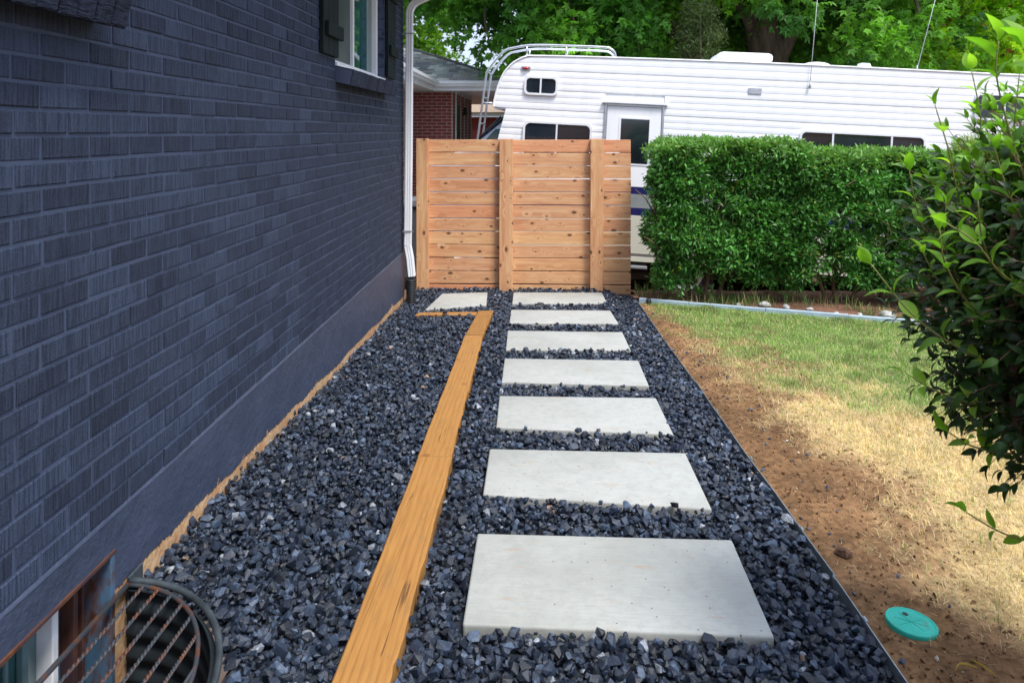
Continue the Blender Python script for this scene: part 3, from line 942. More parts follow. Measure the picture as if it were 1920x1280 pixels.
# black cap at its left end
bm = bmesh.new()
tube_bm(bm, [(0, 0, -0.03), (0, 0, 0.045), (0, 0, 0.052)], [0.026, 0.026, 0.018], 14)
tag(link('irrigation_cap', bm_mesh('irrigation_cap', bm, M['black'], True), None, (1.06, 6.83, -0.27)), 'small round black cap at the left end of the blue grey edging', 'pipe cap')

# river stones behind it
for i, (x, y, s, lab) in enumerate(((2.07, 6.58, 0.058, 'white rounded stone behind the edging, left of its paler twin'), (2.24, 6.52, 0.052, 'pale flat stone just right of the tallest white stone'),
        (3.00, 6.23, 0.075, 'largest river stone, half sunk behind the right part of the edging'), (1.86, 6.66, 0.035, 'small grey stone furthest left behind the edging'),
        (2.42, 6.43, 0.034, 'small dark stone right of the two white stones'), (2.62, 6.36, 0.030, 'tiny pale stone in the gap between stone clusters'),
        (2.80, 6.30, 0.036, 'flat tan stone left of the largest river stone'), (3.22, 6.14, 0.040, 'grey stone just right of the largest river stone'),
        (3.42, 6.06, 0.046, 'dark grey stone at the right end of the stone row'))):
    V, F = hull_templates(1, 60, 200 + i, 0.62)[0]
    me = np_mesh('river_stone', V * s, F, M['river'], None, True)
    o = link('river_stone', me, None, (x, y, float(bed_z(x, y)) + s * 0.42), (0, 0, rnd.uniform(0, 3)))
    tag(o, lab, 'stone', 'river stones behind the lawn edging')

# green valve lid
root = empty('valve_cover', (1.110, 2.160, float(gz(0, 2.16)) - 0.0045))
root.rotation_euler = (R(-2), R(3), 0)
bm = bmesh.new(); bmesh.ops.create_circle(bm, segments=40, radius=0.070)
outer = [v for v in bm.verts]
bm.free()
bm = bmesh.new()
N = 48
ro = [(0.070, -0.02), (0.070, 0.004), (0.068, 0.007), (0.064, 0.007), (0.062, 0.0055)]
rr_ = [[bm.verts.new((r * math.cos(2 * math.pi * k / N), r * math.sin(2 * math.pi * k / N), z)) for k in range(N)] for r, z in ro]
for i in range(len(ro) - 1):
    for k in range(N):
        bm.faces.new((rr_[i][k], rr_[i][(k + 1) % N], rr_[i + 1][(k + 1) % N], rr_[i + 1][k]))
bm.faces.new(rr_[-1])
link('lid', bm_mesh('lid', bm, M['pvc_green']), root)
for a in range(4):
    bm = bmesh.new(); add_box(bm, -0.0006, 0.0006, -0.045, 0.045, 0.0056, 0.0064, Matrix.Rotation(R(22 + a * 45), 4, 'Z'))
    link('rib', bm_mesh('rib', bm, M['pvc_green']), root)
bm = bmesh.new(); tube_bm(bm, [(0, 0.036, 0.0045), (0, 0.036, 0.0068)], 0.008, 16)
link('finger_hole', bm_mesh('finger_hole', bm, M['black']), root)
tag(root, 'round turquoise green plastic valve box lid set in the bare soil', 'valve cover')
# dry yellow leaves on the soil
for i, (x, y, a) in enumerate(((1.14, 1.95, 0.3), (1.19, 1.955, 2.2))):
    pts = smooth_path([(-0.03, 0, 0), (-0.01, 0.006, 0.01), (0.012, 0.002, 0.008), (0.035, -0.008, 0.001)], 4)
    bm = bmesh.new()
    tube_bm(bm, pts, [0.0012 + 0.0028 * math.sin(math.pi * k / (len(pts) - 1)) for k in range(len(pts))], 6, sx=0.25)
    o = link('dry_leaf', bm_mesh('dry_leaf', bm, simple('dry_yellow_leaf', (0.55, 0.36, 0.06), None, 9, 0.7)), None, (x, y, float(soil_z(x, y)) + 0.003), (0, 0, a))
    tag(o, ['curled yellow dead leaf below the green lid, the left of two', 'curled yellow dead leaf below the green lid, the right of two'][i], 'dead leaf', 'dead yellow leaves on the soil')

# ================================================================== HOUSE
WX = -1.29                       # face of the brickwork
BH, BL, JT = 0.0677, 0.203, 0.010
house = empty('brick_house', (WX, 2.0, -0.1))
tag(house, 'blue grey painted brick house wall with white window and dark shutters', 'house')
HO = Vector(house.location)
def hbox(name, x0, x1, y0, y1, z0, z1, m, parent=None, bev=0.0, **k):
    po = HO
    if parent is not None: po = HO + parent.location
    return box(name, x0 - po.x, x1 - po.x, y0 - po.y, y1 - po.y, z0 - po.z, z1 - po.z, m, parent or house, bev, **k)

OPEN = [(4.54, 6.00, 1.80, 2.62), (0.56, 2.02, 1.80, 2.62)]     # window openings
BASE = (1.22, 2.11, -0.42, 0.09)                                # basement window opening

def wall_boxes(bm, x0, x1, y0, y1, z0, z1, holes):
    """wall slab with rectangular holes, as butted boxes"""
    yc = sorted({y0, y1} | {h[0] for h in holes} | {h[1] for h in holes})
    for a, b_ in zip(yc, yc[1:]):
        hs = [h for h in holes if h[0] <= a and h[1] >= b_]
        z = z0
        for h in sorted(hs, key=lambda q: q[2]):
            if h[2] > z: add_box(bm, x0 - HO.x, x1 - HO.x, a - HO.y, b_ - HO.y, z - HO.z, h[2] - HO.z)
            z = h[3]
        if z < z1: add_box(bm, x0 - HO.x, x1 - HO.x, a - HO.y, b_ - HO.y, z - HO.z, z1 - HO.z)
bm = bmesh.new()
wall_boxes(bm, WX - 0.16, WX - 0.0042, -4.0, 6.872, 0.205, 2.84, OPEN)
# rear return of the house
add_box(bm, WX - 8 - HO.x, WX - 0.161 - HO.x, 6.70 - HO.y, 6.872 - HO.y, 0.205 - HO.z, 2.84 - HO.z)
link('wall', bm_mesh('wall', bm, M['mortar_paint']), house)
bm = bmesh.new()
wall_boxes(bm, WX - 0.22, WX + 0.006, -4.0, 6.885, -1.0, 0.2, [BASE])
add_box(bm, WX - 8 - HO.x, WX - 0.221 - HO.x, 6.66 - HO.y, 6.885 - HO.y, -1.0 - HO.z, 0.2 - HO.z)
link('foundation', bm_mesh('foundation', bm, M['foundation']), house)
# uneven mortar wash on top of the foundation
bm = bmesh.new()
n = 260
rr = random.Random(4)
prev = None
for i in range(n + 1):
    y = -1 + 7.885 * i / n
    d = 0.002 + 0.003 * rr.random(); hgt = 0.2075 + 0.004 * rr.random() + 0.003 * math.sin(y * 2.3)
    ring = [bm.verts.new((a - HO.x, y - HO.y, c - HO.z)) for a, c in ((WX - .05, .2005), (WX + d + .003, .2005), (WX + d, hgt - .012), (WX - .004, hgt), (WX - .05, hgt))]
    if prev:
        for j in range(5): bm.faces.new((prev[j], prev[(j + 1) % 5], ring[(j + 1) % 5], ring[j]))
    prev = ring
link('mortar_wash', bm_mesh('mortar_wash', bm, M['foundation'], False), house)

def brick_mesh(name, lx, ly, lz, m, seed, jit=0.0012, ch=0.003):
    """brick centred on its origin, front face towards +X, softened arrises"""
    rr = random.Random(seed)
    bm = bmesh.new()
    add_box(bm, -lx / 2, lx / 2, -ly / 2, ly / 2, -lz / 2, lz / 2)
    ed = [e for e in bm.edges if all(v.co.x > 0 for v in e.verts)]
    bmesh.ops.bevel(bm, geom=ed, offset=ch, segments=1, affect='EDGES')
    for v in bm.verts:
        v.co += Vector((rr.uniform(-jit, jit) * .8, rr.uniform(-jit, jit), rr.uniform(-jit, jit)))
    return bm_mesh(name, bm, m)
FULL = [brick_mesh('brick', 0.09, BL - JT, BH - JT, M['brick_paint'], 100 + i) for i in range(8)]
cache = {}
def brick_of(length, i):
    if abs(length - (BL - JT)) < 0.002: return FULL[i % 8]
    k = round(length, 3)
    if k not in cache: cache[k] = brick_mesh('brick', 0.09, k, BH - JT, M['brick_paint'], int(k * 1e4))
    return cache[k]

def in_frame(x, y, z, marg=0.06):
    a = R(2); fx = -math.sin(a) * x + math.cos(a) * y
    if fx < 0.3: return False
    u = (math.cos(a) * x + math.sin(a) * y) / fx * 1340 + 960; v = 247 - (z - 1.367) / fx * 1340
    return -marg * 1920 < u < 1920 * (1 + marg) and -marg * 1280 < v < 1280 * (1 + marg)

bricks = []
z = 0.2115
row = 0
while z + BH - JT < 2.84:
    zc = z + (BH - JT) / 2
    segs = [(-4.0, 6.88)]
    for (a, b_, h0, h1) in OPEN:
        if h0 - 0.02 - (0.12 if 1.60 < zc < h0 else 0) < zc < h1:
            if zc < h0 and zc > 1.735:
                pass
            if zc > h0 - 0.035:
                segs = [s for (p, q) in segs for s in ((p, a), (b_, q)) if s[1] - s[0] > 0.05 and not (p > a or q < b_)] if any(p <= a and q >= b_ for p, q in segs) else segs
                # handle split lists with several pieces
    if zc > 1.80 - 0.035 and zc < 2.62:
        segs = [(-4.0, 0.56), (2.02, 4.54), (6.00, 6.88)]
    else:
        segs = [(-4.0, 6.88)]
    off_ = (row % 2) * BL / 2 + rnd.uniform(-0.008, 0.008)
    for (a, b_) in segs:
        y = -4.06 + off_
        while y < b_:
            ya = max(y, a) ; yb = min(y + BL - JT, b_)
            if yb - ya > 0.035:
                bricks.append(((ya + yb) / 2, zc, yb - ya))
            y += BL
    z += BH
    row += 1
vis = [b_ for b_ in bricks if in_frame(WX, b_[0], b_[1], 0.02)]
vis.sort(key=lambda q: (q[0] ** 2 + (q[1] - 1.367) ** 2 + WX * WX))
chosen = set(id(q) for q in vis[:300])
BV, BF, BO = [], [], 0
brr = random.Random(21)
for i, q in enumerate(bricks):
    yc, zc, ln = q
    dx = brr.uniform(-0.0018, 0.0018) + (0.002 if brr.random() < .05 else 0); tilt = brr.uniform(-.006, .006)
    me = brick_of(ln, brr.randrange(8))
    if id(q) in chosen:
        link('brick', me, house, (WX - 0.045 + dx - HO.x, yc - HO.y, zc - HO.z), (tilt, 0, brr.uniform(-.004, .004)))
    elif yc > -0.5:
        V = np.array([v.co[:] for v in me.vertices]); F = [tuple(p.vertices) for p in me.polygons]
        BV.extend((V + np.array([WX - 0.045 + dx - HO.x, yc - HO.y, zc - HO.z])).tolist())
        BF.extend([tuple(k + BO for k in f) for f in F]); BO += len(V)
# the rear face bricks round the corner, seen edge on
me = bpy.data.meshes.new('brickwork'); me.from_pydata(BV, [], BF); me.materials.append(M['brick_paint']); me.update()
tag(link('brickwork', me, house), kind='stuff')

# ---- windows, sills, shutters
ROW = [brick_mesh('sill_brick', 0.13, 0.0665, 0.105, M['sill_paint'], 300 + i, 0.0015, 0.005) for i in range(4)]
def window(y0, y1, z0, z1, first):
    w = empty('window', Vector((WX - 0.075, (y0 + y1) / 2, z0)) - HO, house)
    X0, X1 = WX - 0.115, WX - 0.055
    fr = 0.045
    yb = y1 - 0.002; ya = y0 + 0.002
    hbox('frame', X0, X1, ya, yb, z0, z0 + fr, M['white_metal'], w, 0.004)
    hbox('frame', X0, X1, ya, yb, z1 - fr, z1 - 0.002, M['white_metal'], w, 0.004)
    hbox('frame', X0, X1, ya, ya + fr, z0 + fr + .001, z1 - fr - .001, M['white_metal'], w, 0.004)
    hbox('frame', X0, X1, yb - fr, yb, z0 + fr + .001, z1 - fr - .001, M['white_metal'], w, 0.004)
    ym = (y0 + y1) / 2 - 0.02
    hbox('mullion', X0 + .006, X1 - .006, ym - .035, ym - .002, z0 + fr + .001, z1 - fr - .001, M['white_metal'], w, 0.003)
    hbox('mullion', X0 + .002, X1 - .018, ym, ym + .033, z0 + fr + .001, z1 - fr - .001, M['white_metal'], w, 0.003)
    hbox('pane', X0 + .026, X0 + .030, ya + fr + .001, ym - .036, z0 + fr + .001, z1 - fr - .001, M['screen'], w)
    hbox('pane', X0 + .014, X0 + .018, ym + .034, yb - fr - .001, z0 + fr + .001, z1 - fr - .001, M['glass'], w)
    hbox('backing', X0 - .03, X0 - .02, ya, yb, z0, z1 - .01, M['black'], w)
    hbox('sill_strip', X1 + .001, WX + .012, ya + .002, yb - .002, z0 - .012, z0 + .014, M['white_metal'], w, 0.003)
    sill = empty('window_sill', Vector((WX, (y0 + y1) / 2, z0 - 0.07)) - HO, house)
    so = HO + sill.location
    n = int(round((y1 - y0 + 0.02) / 0.0745)); pitch = (y1 - y0 + 0.02) / n
    for i in range(n):
        y = y0 + pitch * (i + .5)
        link('brick', ROW[i % 4], sill, Vector((WX + 0.044 + rnd.uniform(-.002, .002), y, z0 - 0.072 + rnd.uniform(-.0015, .0015))) - so, (0, R(13), rnd.uniform(-.01, .01)))
    bm = bmesh.new()
    add_box(bm, -0.062, 0.056, -(y1 - y0) / 2, (y1 - y0) / 2 + 0.01, -0.05, 0.044, Matrix.Rotation(R(13), 4, 'Y'))
    link('mortar_joint', bm_mesh('mortar_joint', bm, M['mortar_paint']), sill, (0.044, 0, -0.002))
    return w
window(*OPEN[0], True)
window(*OPEN[1], False)

def shutter(ya, yb, z0, z1, lab, bat):
    s_ = empty('shutter', Vector((WX, (ya + yb) / 2, z0)) - HO, house)
    s_['label'] = lab
    n = 3
    w = (yb - ya) / n
    for i in range(n):
        hbox('board', WX + .003, WX + .027, ya + i * w + .0015, ya + (i + 1) * w - .0015, z0 + rnd.uniform(-.001, .001), z1, M['shutter'], s_, 0.0025)
    for bz in bat:
        hbox('batten', WX + .028, WX + .052, ya + .03, yb + .03 if lab.startswith('near') else yb - .0, bz, bz + 0.085, M['shutter'], s_, 0.003)
shutter(4.19, 4.52, 1.835, 2.64, 'near shutter of dark green stained boards', (1.945, 2.5))
shutter(6.03, 6.37, 1.83, 2.64, 'far shutter of dark green stained boards', (2.02, 2.5))

# ---- basement window set low in the foundation
bw = empty('basement_window', Vector((WX - 0.07, 1.6, -0.2)) - HO, house)
y0, y1, z0, z1 = BASE
X0, X1 = WX - 0.10, WX - 0.05
hbox('lintel_angle', WX - 0.05, WX + 0.012, y0, y1 + 0.02, z1 - 0.001, z1 + 0.011, M['rust_full'], bw, 0.001)
hbox('jamb', WX - 0.10, WX + 0.010, y1 - 0.004, y1 + 0.018, z0 - .02, z1 - 0.002, M['rust_buck'], bw, 0.002)
hbox('buck_panel', X0 - .01, X0 + .004, 1.955, y1 - .006, z0, z1 - .003, M['rust_buck'], bw)
hbox('buck_rib', X0 + .005, X1 - .004, 2.030, 2.050, z0, z1 - .004, M['rust_full'], bw, 0.002)
hbox('buck_rib', X0 + .005, X1 - .010, 2.080, 2.092, z0, z1 - .004, M['rust_full'], bw, 0.002)
hbox('frame', X0, X1 + .006, 1.925, 1.950, z0, z1 - .003, M['white_metal'], bw, 0.003)
hbox('frame', X0, X1, y0, 1.924, z0, z0 + .03, M['white_metal'], bw, 0.003)
hbox('pane', X0 + .006, X0 + .010, y0, 1.924, z0 + .031, z1 - .004, M['glass'], bw)
hbox('mullion', X0 + .011, X0 + .03, 1.845, 1.868, z0 + .031, z1 - .004, simple('teal_vinyl', (0.12, 0.20, 0.21), None, 5, 0.4), bw, 0.002)
hbox('mullion', X0 + .011, X0 + .022, 1.795, 1.806, z0 + .031, z1 - .004, bpy.data.materials['teal_vinyl'], bw, 0.002)
hbox('backing', X0 - .05, X0 - .03, y0 - .02, y1 + .02, z0 - .02, z1 + .02, M['black'], bw)
hbox('sill_block', X0 - .03, WX + .004, y0 + .001, y1 - .001, z0 - .04, z0 - .001, M['concrete_far'], bw)

# ---- roof edge above the frame
bm = bmesh.new()
add_box(bm, WX + .002 - HO.x, WX + 0.46 - HO.x, -4.5 - HO.y, 7.25 - HO.y, 2.842 - HO.z, 2.862 - HO.z)
link('soffit', bm_mesh('soffit', bm, M['white_metal']), house)
hbox('fascia', WX + .461, WX + .48, -4.5, 7.25, 2.842, 3.02, M['white_metal'])
gut = [(0, 0), (0.075, 0), (0.085, 0.03), (0.105, 0.05), (0.105, 0.10), (0.10, 0.10), (0.10, 0.055), (0.08, 0.035), (0.07, 0.006), (0.006, 0.006), (0.006, 0.10), (0, 0.10)]
bm = bmesh.new(); prism(bm, gut, -4.5 - HO.y, 7.28 - HO.y)
link('gutter', bm_mesh('gutter', bm, M['white_metal']), house, (WX + .482 - HO.x, 0, 2.90 - HO.z))
bm = bmesh.new()
pl = [(0.50, 3.03), (-3.6, 4.6), (-3.6, 4.5), (0.50, 2.985)]
prism(bm, [(WX + a - HO.x, c - HO.z) for a, c in pl], -4.6 - HO.y, 7.3 - HO.y)
link('roof', bm_mesh('roof', bm, simple('dark_roof_shingle', (0.09, 0.09, 0.095), (0.06, 0.06, 0.065), 30, 0.9)), house)

# ---- downspout
ds = empty('downspout', Vector((WX + .05, 6.80, 0.3)) - HO, house)
ds['label'] = 'white ribbed downspout with elbows at top and bottom'
def spout(name, pts, parent):
    """rectangular ribbed pipe, 62 x 74 mm"""
    w, d = 0.031, 0.036
    sec = []
    for (ax, ay, bx, by) in ((-w, -d, w, -d), (w, -d, w, d), (w, d, -w, d), (-w, d, -w, -d)):
        nx, ny = (by - ay), -(bx - ax); l = math.hypot(nx, ny); nx /= l; ny /= l
        for k in range(9):
            t = k / 9
            dep = -0.003 if k in (3, 6) else 0.0
            if k == 0: t = 0.04
            sec.append((ay + (by - ay) * t + ny * dep, ax + (bx - ax) * t + nx * dep))
    bm = bmesh.new()
    tube_bm(bm, pts, 1.0, up=(0, 1, 0), section=sec)
    o = link(name, bm_mesh(name, bm, M['white_metal']), parent)
    return o
D = Vector((WX + .05, 6.80, 0.3))
px_ = WX + 0.068
spout('pipe', [Vector(p) - D for p in ((px_ - .012, 6.80, 0.285), (px_ - .002, 6.80, 1.2), (px_ + .004, 6.80, 2.44))], ds)
cu = smooth_path([(px_ + .004, 6.80, 2.442), (px_ + .008, 6.80, 2.52), (px_ + .045, 6.80, 2.585), (px_ + .12, 6.80, 2.63), (px_ + .33, 6.80, 2.72), (px_ + .44, 6.80, 2.79), (px_ + .455, 6.80, 2.90)], 4)
spout('elbow', [Vector(p) - D for p in cu], ds)
spout('elbow', [Vector(p) - D for p in ((px_ - .012, 6.795, 0.283), (px_ - .004, 6.795, 0.24), (px_ + .012, 6.79, 0.16), (px_ + .030, 6.785, -0.01))], ds)
for zz in (0.42, 2.30):
    o = box('strap', -0.062, 0.036, -0.004, 0.004, -0.006, 0.006, M['grey_metal'], ds); o.location = Vector((px_ - .005, 6.762, zz)) - D
    tube('screw', [Vector((px_ - .03, 6.745, zz - .02)) - D, Vector((px_ - .03, 6.757, zz - .02)) - D], 0.006, M['grey_metal'], ds)
# black corrugated drain pipe
root = empty('drain_pipe', (WX + 0.088, 6.785, -0.30))
pts, rad = [], []
k = 0
zz = -0.06
while zz < 0.245:
    for dz, rr_k in ((0, 0.041), (0.006, 0.047), (0.013, 0.047), (0.018, 0.041)):
        pts.append((0.0, 0, zz + dz)); rad.append(rr_k)
    zz += 0.0215
bm = bmesh.new(); tube_bm(bm, pts, rad, 22, up=(0, 1, 0))
link('corrugated_pipe', bm_mesh('corrugated_pipe', bm, M['black'], True), root)
bm = bmesh.new(); tube_bm(bm, [(0.0, 0, 0.246), (0.0, 0, 0.262), (0.0, 0, 0.30), (0.0, 0, 0.31)], [0.047, 0.041, 0.040, 0.044], 4, up=(0.707, 0.707, 0))
link('adapter', bm_mesh('adapter', bm, M['black']), root)
tag(root, 'black corrugated drain pipe standing in the gravel under the white downspout', 'drain pipe')

# ================================================================== WINDOW WELL AND GRATE
wc = Vector((WELL[0], WELL[1], 0))
root = empty('window_well', (WELL[0] + .01, WELL[1], -0.65))
def arc(a, b_, z, n=40, t0=-90, t1=90):
    return [(a * math.cos(R(t0 + (t1 - t0) * i / n)) , b_ * math.sin(R(t0 + (t1 - t0) * i / n)), z) for i in range(n + 1)]
bm = bmesh.new()
rings = []
zz = -0.66; k = 0
while zz <= -0.045:
    f = 1 + 0.022 * math.sin(k * math.pi / 3)
    rings.append([bm.verts.new((x + .012, y, zz + .65)) for x, y, _ in arc(0.450 * f, 0.515 * f, 0)])
    zz += 0.0118; k += 1
for a, b_ in zip(rings, rings[1:]):
    for i in range(len(a) - 1): bm.faces.new((a[i], a[i + 1], b_[i + 1], b_[i]))
o = link('corrugated_liner', bm_mesh('corrugated_liner', bm, M['well_steel'], True), root)
sm_ = o.modifiers.new('thickness', 'SOLIDIFY'); sm_.thickness = 0.003
bm = bmesh.new()
tube_bm(bm, [(x + .012, y, z) for x, y, z in arc(0.462, 0.528, 0.618, 44)], 0.0095, 10, up=(0, 0, 1))
link('rolled_rim', bm_mesh('rolled_rim', bm, M['steel'], True), root)
box('wall_flange', 0.004, 0.012, 0.525, 0.60, 0.0, 0.63, M['steel'], root, 0.001)
box('wall_flange', 0.004, 0.05, 0.522, 0.527, 0.0, 0.625, M['well_steel'], root)
box('wall_flange', 0.004, 0.012, -0.60, -0.525, 0.0, 0.63, M['steel'], root, 0.001)
bm = bmesh.new()
c0 = bm.verts.new((0, 0, 0.03)); rg = [bm.verts.new((x + .01, y, 0.03 + 0.01 * rnd.random())) for x, y, _ in arc(0.465, 0.515, 0)]
for a, b_ in zip(rg, rg[1:]): bm.faces.new((c0, a, b_))
link('well_floor', bm_mesh('well_floor', bm, M['dark_under']), root)
tag(root, 'half round corrugated steel window well against the foundation', 'window well')

gr = empty('well_grate', (WELL[0] + .02, WELL[1], -0.038))
GA, GB = 0.400, 0.515
bm = bmesh.new()
flat = [(max(x, 0.0) + 0.0, y, z) for x, y, z in arc(GA, GB, 0, 40)]
tube_bm(bm, flat, 0.0065, 8, up=(0, 0, 1), sx=1.0)
link('curved_bar', bm_mesh('curved_bar', bm, M['rust_bar'], True), gr)
tube('straight_bar', [(0, -GB, 0), (0, GB, 0)], 0.010, M['rust_bar'], gr, n=4)
for i in range(1, 8):
    x = i * 0.0535
    if x >= GA: break
    yy = GB * math.sqrt(1 - (x / GA) ** 2)
    # twisted square bar
    bm = bmesh.new(); n = 110; prev = None
    for j in range(n + 1):
        y = -yy + 2 * yy * j / n; an = j * 0.75
        ring = [bm.verts.new((x + 0.0056 * math.cos(an + q * math.pi / 2), y, 0.0056 * math.sin(an + q * math.pi / 2) + 0.002)) for q in range(4)]
        if prev:
            for q in range(4): bm.faces.new((prev[q], prev[(q + 1) % 4], ring[(q + 1) % 4], ring[q]))
        prev = ring
    link('twisted_bar', bm_mesh('twisted_bar', bm, M['rust_bar']), gr)
tag(gr, 'rusty steel bar grate lying on the window well', 'grate')

# ================================================================== CEDAR FENCE
FY = 7.50
fence = empty('slat_fence', (-0.15, FY, -0.29))
tag(fence, 'new cedar privacy fence of twelve rows of knotty boards on three posts', 'fence')
FO = Vector(fence.location)
def fpart(name, x0, x1, y0, y1, z0, z1, bev=0.003, rot=0.0, dz=0.0):
    o = box(name, x0 - FO.x, x1 - FO.x, y0 - FO.y, y1 - FO.y, z0 - FO.z, z1 - FO.z, M['cedar'], fence, bev)
    o.rotation_euler = (0, rot, 0)
    return o
for (a, b_) in ((-1.258, -1.134), (-0.391, -0.251), (0.552, 0.687)):
    # posts: grain is vertical, so mesh X runs along the height
    L = 1.66; w = b_ - a
    bm = bmesh.new(); add_box(bm, -L / 2, L / 2, -0.045, 0.045, -w / 2, w / 2); bevel(bm, 0.006, 2)
    link('post', bm_mesh('post', bm, M['cedar']), fence, ((a + b_) / 2 - FO.x, FY - 0.045 - FO.y, 0.462 - FO.z), (0, R(90) + rnd.uniform(-.003, .003), 0))
PB = 0.1385
for k in range(12):
    z1 = 1.283 - k * PB; z0 = z1 - 0.127 - rnd.uniform(0, 0.004)
    for (a, b_) in ((-1.245, -0.322), (-0.320, 0.981)):
        dz = rnd.uniform(-.0018, .0018)
        fpart('board', a + rnd.uniform(0, .003), b_ - (rnd.uniform(0, .004) if b_ > 0 else 0), FY + 0.001, FY + 0.020, z0 + dz, z1 + dz, 0.0025, rnd.uniform(-.0018, .0018))


# ================================================================== MOTORHOME
psi, tau = 0.07205, 0.052
hx = Vector((math.cos(psi), -math.sin(psi), 0)); nn = Vector((math.sin(psi), math.cos(psi), 0))
ux = hx * math.cos(tau) + Vector((0, 0, -math.sin(tau))); uz = hx * math.sin(tau) + Vector((0, 0, math.cos(tau)))
W0 = 0.62                                            # local height of the fitted origin
rv = empty('motorhome')
Mx = Matrix.Identity(4)
for i in range(3): Mx[i][0], Mx[i][1], Mx[i][2] = ux[i], nn[i], uz[i]
rv.matrix_world = Matrix.Translation(Vector((-0.55, 9.0, 0)) - uz * W0) @ Mx
tag(rv, 'long white motorhome with navy stripes parked behind the hedge and cedar fence', 'motorhome')
def rp(name, me, loc=(0, 0, 0)):
    o = link(name, me, rv, (loc[0], loc[1], loc[2] + W0)); return o
def rbox(name, u0, u1, d0, d1, w0, w1, m, bev=0.0, parent=None):
    bm = bmesh.new()
    cx, cy, cz = (u0 + u1) / 2, (d0 + d1) / 2, (w0 + w1) / 2
    add_box(bm, u0 - cx, u1 - cx, d0 - cy, d1 - cy, w0 - cz, w1 - cz)
    if bev: bevel(bm, bev, 2)
    me_ = bm_mesh(name, bm, m)
    if parent: return link(name, me_, parent, Vector((cx, cy, cz + W0)) - parent.location)
    return rp(name, me_, (cx, cy, cz))
LEN = 7.6
nose = [(-0.083, 1.674), (-0.085, 1.72), (-0.06, 1.86), (-0.03, 1.973), (0.005, 2.069), (0.063, 2.165), (0.153, 2.255), (0.285, 2.325), (0.40, 2.34)]
def nose_u(w):
    if w >= 1.674:
        return float(np.interp(w, [p[1] for p in nose], [p[0] for p in nose]))
    return 0.07 - (1.648 - w) * 0.211 if w > 1.2 else -0.025
# body shell set just behind the siding
shell = nose + [(1.3, 2.352), (3.3, 2.362), (5.5, 2.345), (LEN, 2.33), (LEN, -0.10), (0.45, -0.10), (0.15, 0.5), (-0.02, 1.2), (0.072, 1.66)]
bm = bmesh.new(); prism(bm, shell, 0.012, 2.25)
rp('body', bm_mesh('body', bm, M['rv_white']))
# siding: pressed aluminium panels, each with three ribs
seams = [2.352, 2.155, 1.91, 1.665, 1.42, 1.175, 0.945, 0.775]
door_u = (1.305, 2.035)
for a, b_ in zip(seams, seams[1:]):
    H_ = a - b_
    prof = []
    nr = max(2, int(round(H_ / 0.0817)))
    prof.append((a - 0.0005, 0.009)); prof.append((a - 0.004, 0.0))
    for k in range(nr):
        top = a - 0.003 - (H_ - 0.006) * k / nr; bot = a - 0.003 - (H_ - 0.006) * (k + 1) / nr
        for f, dd in ((0.12, -0.0026), (0.5, -0.0040), (0.85, -0.0026), (1.0, 0.0 if k < nr - 1 else 0.001)):
            prof.append((top + (bot - top) * f, dd))
    prof.append((b_ + 0.0015, 0.009))
    spans = [(None, LEN)] if b_ > 1.79 else [(None, door_u[0]), (door_u[1], LEN)]
    for (s0, s1) in spans:
        bm = bmesh.new(); prev = None
        for w, dd in prof:
            ul = nose_u(w) if s0 is None else s0
            n = 14 if s1 > 3 else 3
            ring = []
            for i in range(n + 1):
                u = ul + (s1 - ul) * (i / n)
                ww = w
                if a > 2.3 and w > 2.2:      # top panel follows the gentle crown of the roof
                    ww = w + np.interp(u, [0, 0.4, 1.3, 3.3, 5.5, 7.6], [-.03, -.012, 0, .01, -.007, -.02]) * (w - 2.155) / 0.2
                ring.append(bm.verts.new((u, dd, ww)))
            if prev:
                for i in range(n): bm.faces.new((prev[i], prev[i + 1], ring[i + 1], ring[i]))
            prev = ring
        rp('siding_panel', bm_mesh('siding_panel', bm, M['rv_white']))
# the straddling panel beside the door head is cut by the door itself (door stands proud)
# stripes and skirt
for (w0, w1, m, nm) in ((0.689, 0.774, 'navy', 'stripe'), (0.519, 0.688, 'grey_stripe', 'stripe'), (0.427, 0.518, 'navy', 'stripe'), (-0.05, 0.426, 'rv_cream', 'skirt_panel')):
    rbox(nm, 0.02, door_u[0], -0.002, 0.010, w0, w1, M[m])
    rbox(nm, door_u[1], LEN, -0.002, 0.010, w0, w1, M[m])
rbox('lower_trim', 0.4, LEN, -0.010, 0.011, -0.082, -0.0505, M['aluminium'], 0.002)
rbox('lower_trim', 0.4, LEN, -0.016, 0.011, -0.14, -0.0825, M['rv_cream'], 0.002)
for u in (3.6, 4.1, 5.2, 6.3):
    rbox('locker_seam', u, u + .012, -0.005, -0.0022, -0.04, 0.40, M['grey_metal'])
# top edge moulding
pts = smooth_path([(u, -0.004, w + W0) for u, w in nose[0:]] + [(1.3, -0.004, 2.356 + W0), (3.3, -0.004, 2.366 + W0), (5.5, -0.004, 2.350 + W0), (LEN, -0.004, 2.335 + W0)], 4)
bm = bmesh.new(); tube_bm(bm, pts, 0.011, 8)
link('edge_moulding', bm_mesh('edge_moulding', bm, M['rv_white'], True), rv)
# rounded front cap of the bunk over the cab
bm = bmesh.new()
nrm = [(u - 0.006, w) for u, w in nose]
prev = None
for (u, w) in nrm:
    ring = [bm.verts.new((u + 0.0, d, w)) for d in (0.0, 0.6, 1.2, 1.8, 2.25)]
    if prev:
        for i in range(4): bm.faces.new((prev[i], prev[i + 1], ring[i + 1], ring[i]))
    prev = ring
rp('front_cap', bm_mesh('front_cap', bm, M['rv_white'], True))
rbox('bunk_floor', -0.08, 0.5, 0.01, 2.24, 1.655, 1.668, M['rv_white'])

